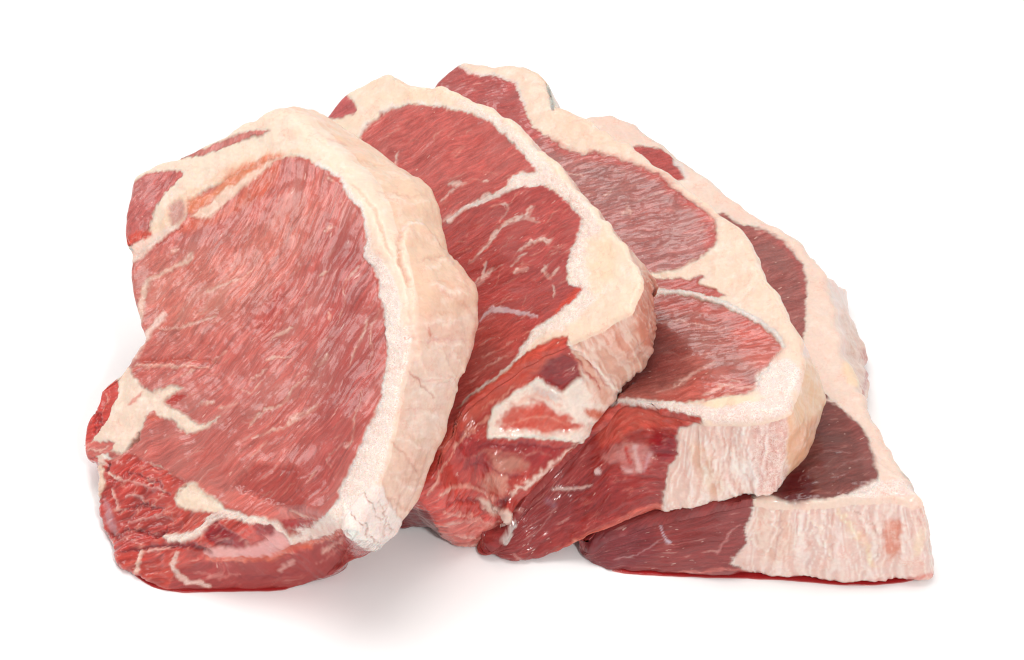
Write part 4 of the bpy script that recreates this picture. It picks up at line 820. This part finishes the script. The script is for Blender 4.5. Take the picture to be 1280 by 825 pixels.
# ================================================================== fourth steak: flat on the table
S4 = dict(name='beef_steak', seed=404, n=n4, p0=p4, T=0.0366, re=0.0038, shrink=0.2, w0=0.45, centre=(850, 440), bulge=0.0010, rag=0.8, NA=1050, NR=170, NS=84,
  label='lowest steak lying flat on the table, dark purple muscle and wide pale fat rim',
  fat=(243, 216, 200), side_fat=(241, 216, 206), parts=['fat_cap', 'upper_muscle', 'lower_muscle', 'corner_muscle', 'rim_muscle'],
  fibre=linear_fibre((985, 590), (1090, 560)),
  outline=[((705,160),), ((722,146),), ((758,140),), ((790,150),), ((807,162),), ((841,184),), ((860,200),), ((894,227),), ((942,261),), ((981,285),), ((1015,314),), ((1035,343), (1045,358)), ((1047,375), (1064,402)), ((1051,405), (1078,430)), ((1054,430), (1085,455)), ((1064,455), (1085,474)), ((1075,482), (1080,500)), ((1089,516),), ((1102,540),), ((1115,568),), ((1134,594),), ((1147,603), (1168,626), .006),
    ((1158,612), (1180,686), .007), ((1143,616), (1168,722), .006), ((1110,617), (1122,728)), ((1051,622), (1063,731)), ((1012,624), (1010,727)), ((985,625), (973,724)), ((938,623,.0358), (925,722)), ((882,634,.0265), (848,721)), ((833,645,.0212), (808,719)), ((798,655,.0170), (770,717)), ((759,669,.0120), (748,710)), ((740,682,.009), (733,700)), ((726,672,.009), (724,680)), ((705,600),), ((690,500),), ((685,400),), ((685,300),), ((695,210),)],
  layers=[
    poly([(740,150),(790,152),(805,160),(800,180),(760,170)], (238,206,190), a=.5, soft=8),
    poly([(790,185),(807,184),(826,187),(841,199),(850,212),(856,226),(830,222),(790,205)], (182,84,84), lean=1, part='corner_muscle', soft=2.2, fray=.3),
    line([(846,200),(852,212),(860,226)], [8,8,6], (232,212,208), gran=.4, soft=3, a=.7),
    poly([(880,270),(928,281),(952,287),(981,304),(1001,328),(1008,362),(1006,395),(1002,430),(980,440),(880,400)], (160,94,93), lean=1, wet=.35, part='upper_muscle', fray=.2, soft=2.2, groove=.08),
    line([(952,289),(979,306),(998,330),(1005,362)], [6,8,8,6], (180,90,90), soft=4, a=.6),
    poly([(960,470),(1025,485),(1036,497),(1055,512),(1079,536),(1087,555),(1091,579),(1098,594),(1091,607),(1059,617),(1032,622),(997,624),(965,620),(900,560)], (130,72,70), lean=1, wet=.7, part='lower_muscle', fray=.15, soft=2.2, groove=.08),
    poly([(1060,516),(1080,538),(1090,560),(1097,594),(1088,604),(1076,570),(1066,540)], (150,80,80), soft=6, a=.7),
    poly([(978,600),(1000,585),(1020,605),(1010,624),(975,624)], (104,26,32), soft=7, a=.9, wet=1, h=-.6),
    poly([(1030,500),(1060,512),(1085,540),(1100,590),(1110,600),(1080,530),(1050,500)], (242,216,202), lean=0, soft=3, fray=.3),
    poly([(1095,600),(1150,606),(1150,618),(1050,622),(1060,617)], (240,218,208), gran=.7, lean=0, soft=3),
    poly([(1052,455),(1068,450),(1075,480),(1060,478)], (245,216,186), soft=4, h=.6),
   ] + veins([([(1000,600),(1015,585),(1030,582)], [1.2,1.8,1]), ([(1020,570),(1035,562),(1060,566)], [1,1.8,1]), ([(1040,590),(1060,578),(1080,576)], [1,1.5,1])], c=(176,120,120), a=.6) + [
    poly([(700,690),(715,650),(760,620),(845,590),(925,585),(941,622),(941,640),(932,664),(936,680),(912,702),(938,716),(925,735),(848,735),(770,730),(715,715)], (148,60,62), lean=1, wet=.7, part='rim_muscle', zone='*', soft=2, fray=.4, warp=1.6),
    poly([(722,680),(760,664),(810,655),(820,690),(780,716),(730,712)], (126,48,58), zone='*', soft=10, a=.7),
    line([(826,652),(830,672),(836,678)], [2,3,5], (206,178,190), lean=.3, zone='S', soft=1.3, wet=1),
    line([(898,690),(912,668),(925,655)], [3,2,1], (190,120,120), lean=.5, zone='S', soft=1.5),
    line([(770,700),(800,690),(830,672)], [1.2,1.5,1], (176,116,122), lean=.6, zone='S', soft=1.5),
    line([(850,716),(900,711),(936,714)], [4,4,3], (206,110,106), zone='S', soft=2, a=.8),
    poly([(938,622),(985,627),(1051,623),(1110,618),(1150,616),(1185,625),(1185,735),(925,740),(938,716),(914,702),(937,680),(933,664),(942,640)], (243,220,210), lean=0, stri=.75, zone='S', soft=4, warp=.8),
    poly([(945,630),(985,630),(990,690),(950,700)], (240,206,186), zone='S', soft=8, a=.7),
    line([(963,626),(968,655),(966,675),(958,695)], [3,4,4,3], (252,240,230), zone='S', soft=1.4, h=.8),
    line([(972,630),(975,660),(970,700)], [2,3,2], (222,170,156), zone='S', soft=2, h=-.5),
    poly([(1108,655),(1124,650),(1128,680),(1112,700),(1104,684)], (230,152,128), zone='S', soft=5, a=.85, warp=2),
    line([(1010,640),(1030,670),(1040,700)], [3,4,3], (250,238,226), zone='S', soft=2, h=.6, warp=2),
    line([(1048,640),(1075,672),(1092,706)], [4,8,8], (246,228,200), zone='S', soft=3, h=.4, warp=2),
    line([(1060,630),(1090,660),(1100,700)], [1.5,2,1.5], (226,190,176), zone='S', soft=1.5, h=-.4, warp=2),
line([(990,634),(989,663),(988,692)], [3.0,6.0,4.2], (252,241,232), zone='S', soft=2, h=0.37, warp=2, brk=.5, a=.7),
    line([(997,640),(998,682)], [1.5,2], (230,170,152), zone='S', soft=2, h=-.3, warp=2, a=.55),
    line([(1003,636),(1001,665),(999,695)], [2.4,4.7,3.3], (252,241,232), zone='S', soft=2, h=0.36, warp=2, brk=.5, a=.7),
    line([(1010,642),(1010,685)], [1.5,2], (230,170,152), zone='S', soft=2, h=-.3, warp=2, a=.55),
    line([(1018,645),(1021,670),(1024,696)], [1.8,3.6,2.5], (252,241,232), zone='S', soft=2, h=0.52, warp=2, brk=.5, a=.7),
    line([(1025,651),(1030,686)], [1.5,2], (230,170,152), zone='S', soft=2, h=-.3, warp=2, a=.55),
    line([(1036,635),(1033,666),(1030,698)], [1.4,2.7,1.9], (252,241,232), zone='S', soft=2, h=0.48, warp=2, brk=.5, a=.7),
    line([(1043,641),(1042,688)], [1.5,2], (230,170,152), zone='S', soft=2, h=-.3, warp=2, a=.55),
    line([(1066,638),(1068,666),(1070,695)], [1.7,3.3,2.3], (252,241,232), zone='S', soft=2, h=0.34, warp=2, brk=.5, a=.7),
    line([(1073,644),(1077,685)], [1.5,2], (230,170,152), zone='S', soft=2, h=-.3, warp=2, a=.55),
    line([(1082,630),(1078,674),(1074,718)], [1.9,3.7,2.6], (252,241,232), zone='S', soft=2, h=0.54, warp=2, brk=.5, a=.7),
    line([(1089,636),(1087,708)], [1.5,2], (230,170,152), zone='S', soft=2, h=-.3, warp=2, a=.55),
    line([(1098,638),(1096,664),(1095,690)], [2.4,4.9,3.4], (252,241,232), zone='S', soft=2, h=0.35, warp=2, brk=.5, a=.7),
    line([(1105,644),(1105,680)], [1.5,2], (230,170,152), zone='S', soft=2, h=-.3, warp=2, a=.55),
    line([(1130,648),(1129,675),(1128,703)], [1.5,3.0,2.1], (252,241,232), zone='S', soft=2, h=0.51, warp=2, brk=.5, a=.7),
    line([(1137,654),(1138,693)], [1.5,2], (230,170,152), zone='S', soft=2, h=-.3, warp=2, a=.55),
    line([(1142,630),(1146,664),(1151,699)], [2.4,4.9,3.4], (252,241,232), zone='S', soft=2, h=0.44, warp=2, brk=.5, a=.7),
    line([(1149,636),(1155,689)], [1.5,2], (230,170,152), zone='S', soft=2, h=-.3, warp=2, a=.55),
    line([(1156,636),(1160,669),(1165,702)], [1.8,3.5,2.5], (252,241,232), zone='S', soft=2, h=0.43, warp=2, brk=.5, a=.7),
    line([(1163,642),(1169,692)], [1.5,2], (230,170,152), zone='S', soft=2, h=-.3, warp=2, a=.55),
    poly([(1145,665),(1155,660),(1152,690),(1142,695)], (250,236,214), zone='S', soft=3),
    line([(930,724),(1000,726),(1063,730),(1122,727),(1165,718)], [5,5,5,6,5], (214,92,80), zone='S', soft=3, a=.75),
    poly([(1052,385),(1062,398),(1090,440),(1095,475),(1078,510),(1066,470),(1056,430)], (228,192,174), zone='S', soft=3, gran=.2, stri=.4),
    line([(1080,440),(1084,462),(1078,494)], [4,5,4], (184,88,84), zone='S', soft=2.5, a=.8),
   ])
build_steak(S4)

# ------------------------------------------------------------------ meat juice seeping out under the steaks
m, nt = new_mat('meat_juice'); b = NB(nt)
pr = b.n('ShaderNodeBsdfPrincipled'); pr.inputs['Base Color'].default_value = (0.40, 0.012, 0.014, 1)
pr.inputs['Roughness'].default_value = 0.06; pr.inputs['IOR'].default_value = 1.34
tr = b.n('ShaderNodeBsdfTransparent'); tr.inputs['Color'].default_value = (1.0, 0.62, 0.60, 1)
mx = b.n('ShaderNodeMixShader')
at1 = b.attr('depth_mix').outputs['Fac']
b.put(mx.inputs[0], at1); nt.links.new(tr.outputs[0], mx.inputs[1]); nt.links.new(pr.outputs[0], mx.inputs[2])
nt.links.new(mx.outputs[0], b.n('ShaderNodeOutputMaterial').inputs[0])
def juice(pts, width, label, seed):
    """a thin bead of liquid following the foot of a steak"""
    C = smooth_open(np.array([at_height(p, 0.0)[:2] for p in pts]), 24); M = len(C)
    tg = np.gradient(C, axis=0); tg /= np.linalg.norm(tg, axis=1)[:, None]; nr = np.stack([tg[:, 1], -tg[:, 0]], 1)
    t = np.linspace(0, 1, M); wob = 0.75 + 0.9 * np.abs(fbm(np.stack([t * 9, t * 0], 1), 3, seed))
    taper = np.minimum(1, np.minimum(t, 1 - t) * 9) ** 0.5
    prof = [(-9.0, .00030, .9), (-4.0, .00045, .9), (-1.0, .0005, .85), (0.2, .00048, .8), (0.7, .00034, .55), (1.0, .00012, .15)]
    V, A = [], []
    for u_, h, a_ in prof:
        off = u_ * width * wob * taper if u_ > 0 else np.full(M, u_ * 0.0009)
        V.append(np.concatenate([C + nr * off[:, None], np.full((M, 1), h)], 1)); A.append(np.full(M, a_) * taper)
    V = np.concatenate(V); A = np.concatenate(A)
    F = [(k * M + i, k * M + i + 1, (k + 1) * M + i + 1, (k + 1) * M + i) for k in range(len(prof) - 1) for i in range(M - 1)]
    o = mesh_obj('meat_juice', V, F, m, smooth=True)
    at_ = o.data.attributes.new('depth_mix', 'FLOAT', 'POINT'); at_.data.foreach_set('value', A.astype(np.float32))
    o['label'] = label; o['category'] = 'juice'; o['group'] = 'red meat juice on the table'
    return o
juice([(165,716),(182,728),(200,736),(235,740),(290,739),(345,738),(372,732)], 0.0004, 'thin red juice along the foot of the upright steak', 5)
juice([(765,714),(790,717),(848,720),(925,722),(973,724),(1010,727),(1063,731),(1122,728),(1162,719)], 0.0006, 'thin red juice along the foot of the flat lowest steak', 6)
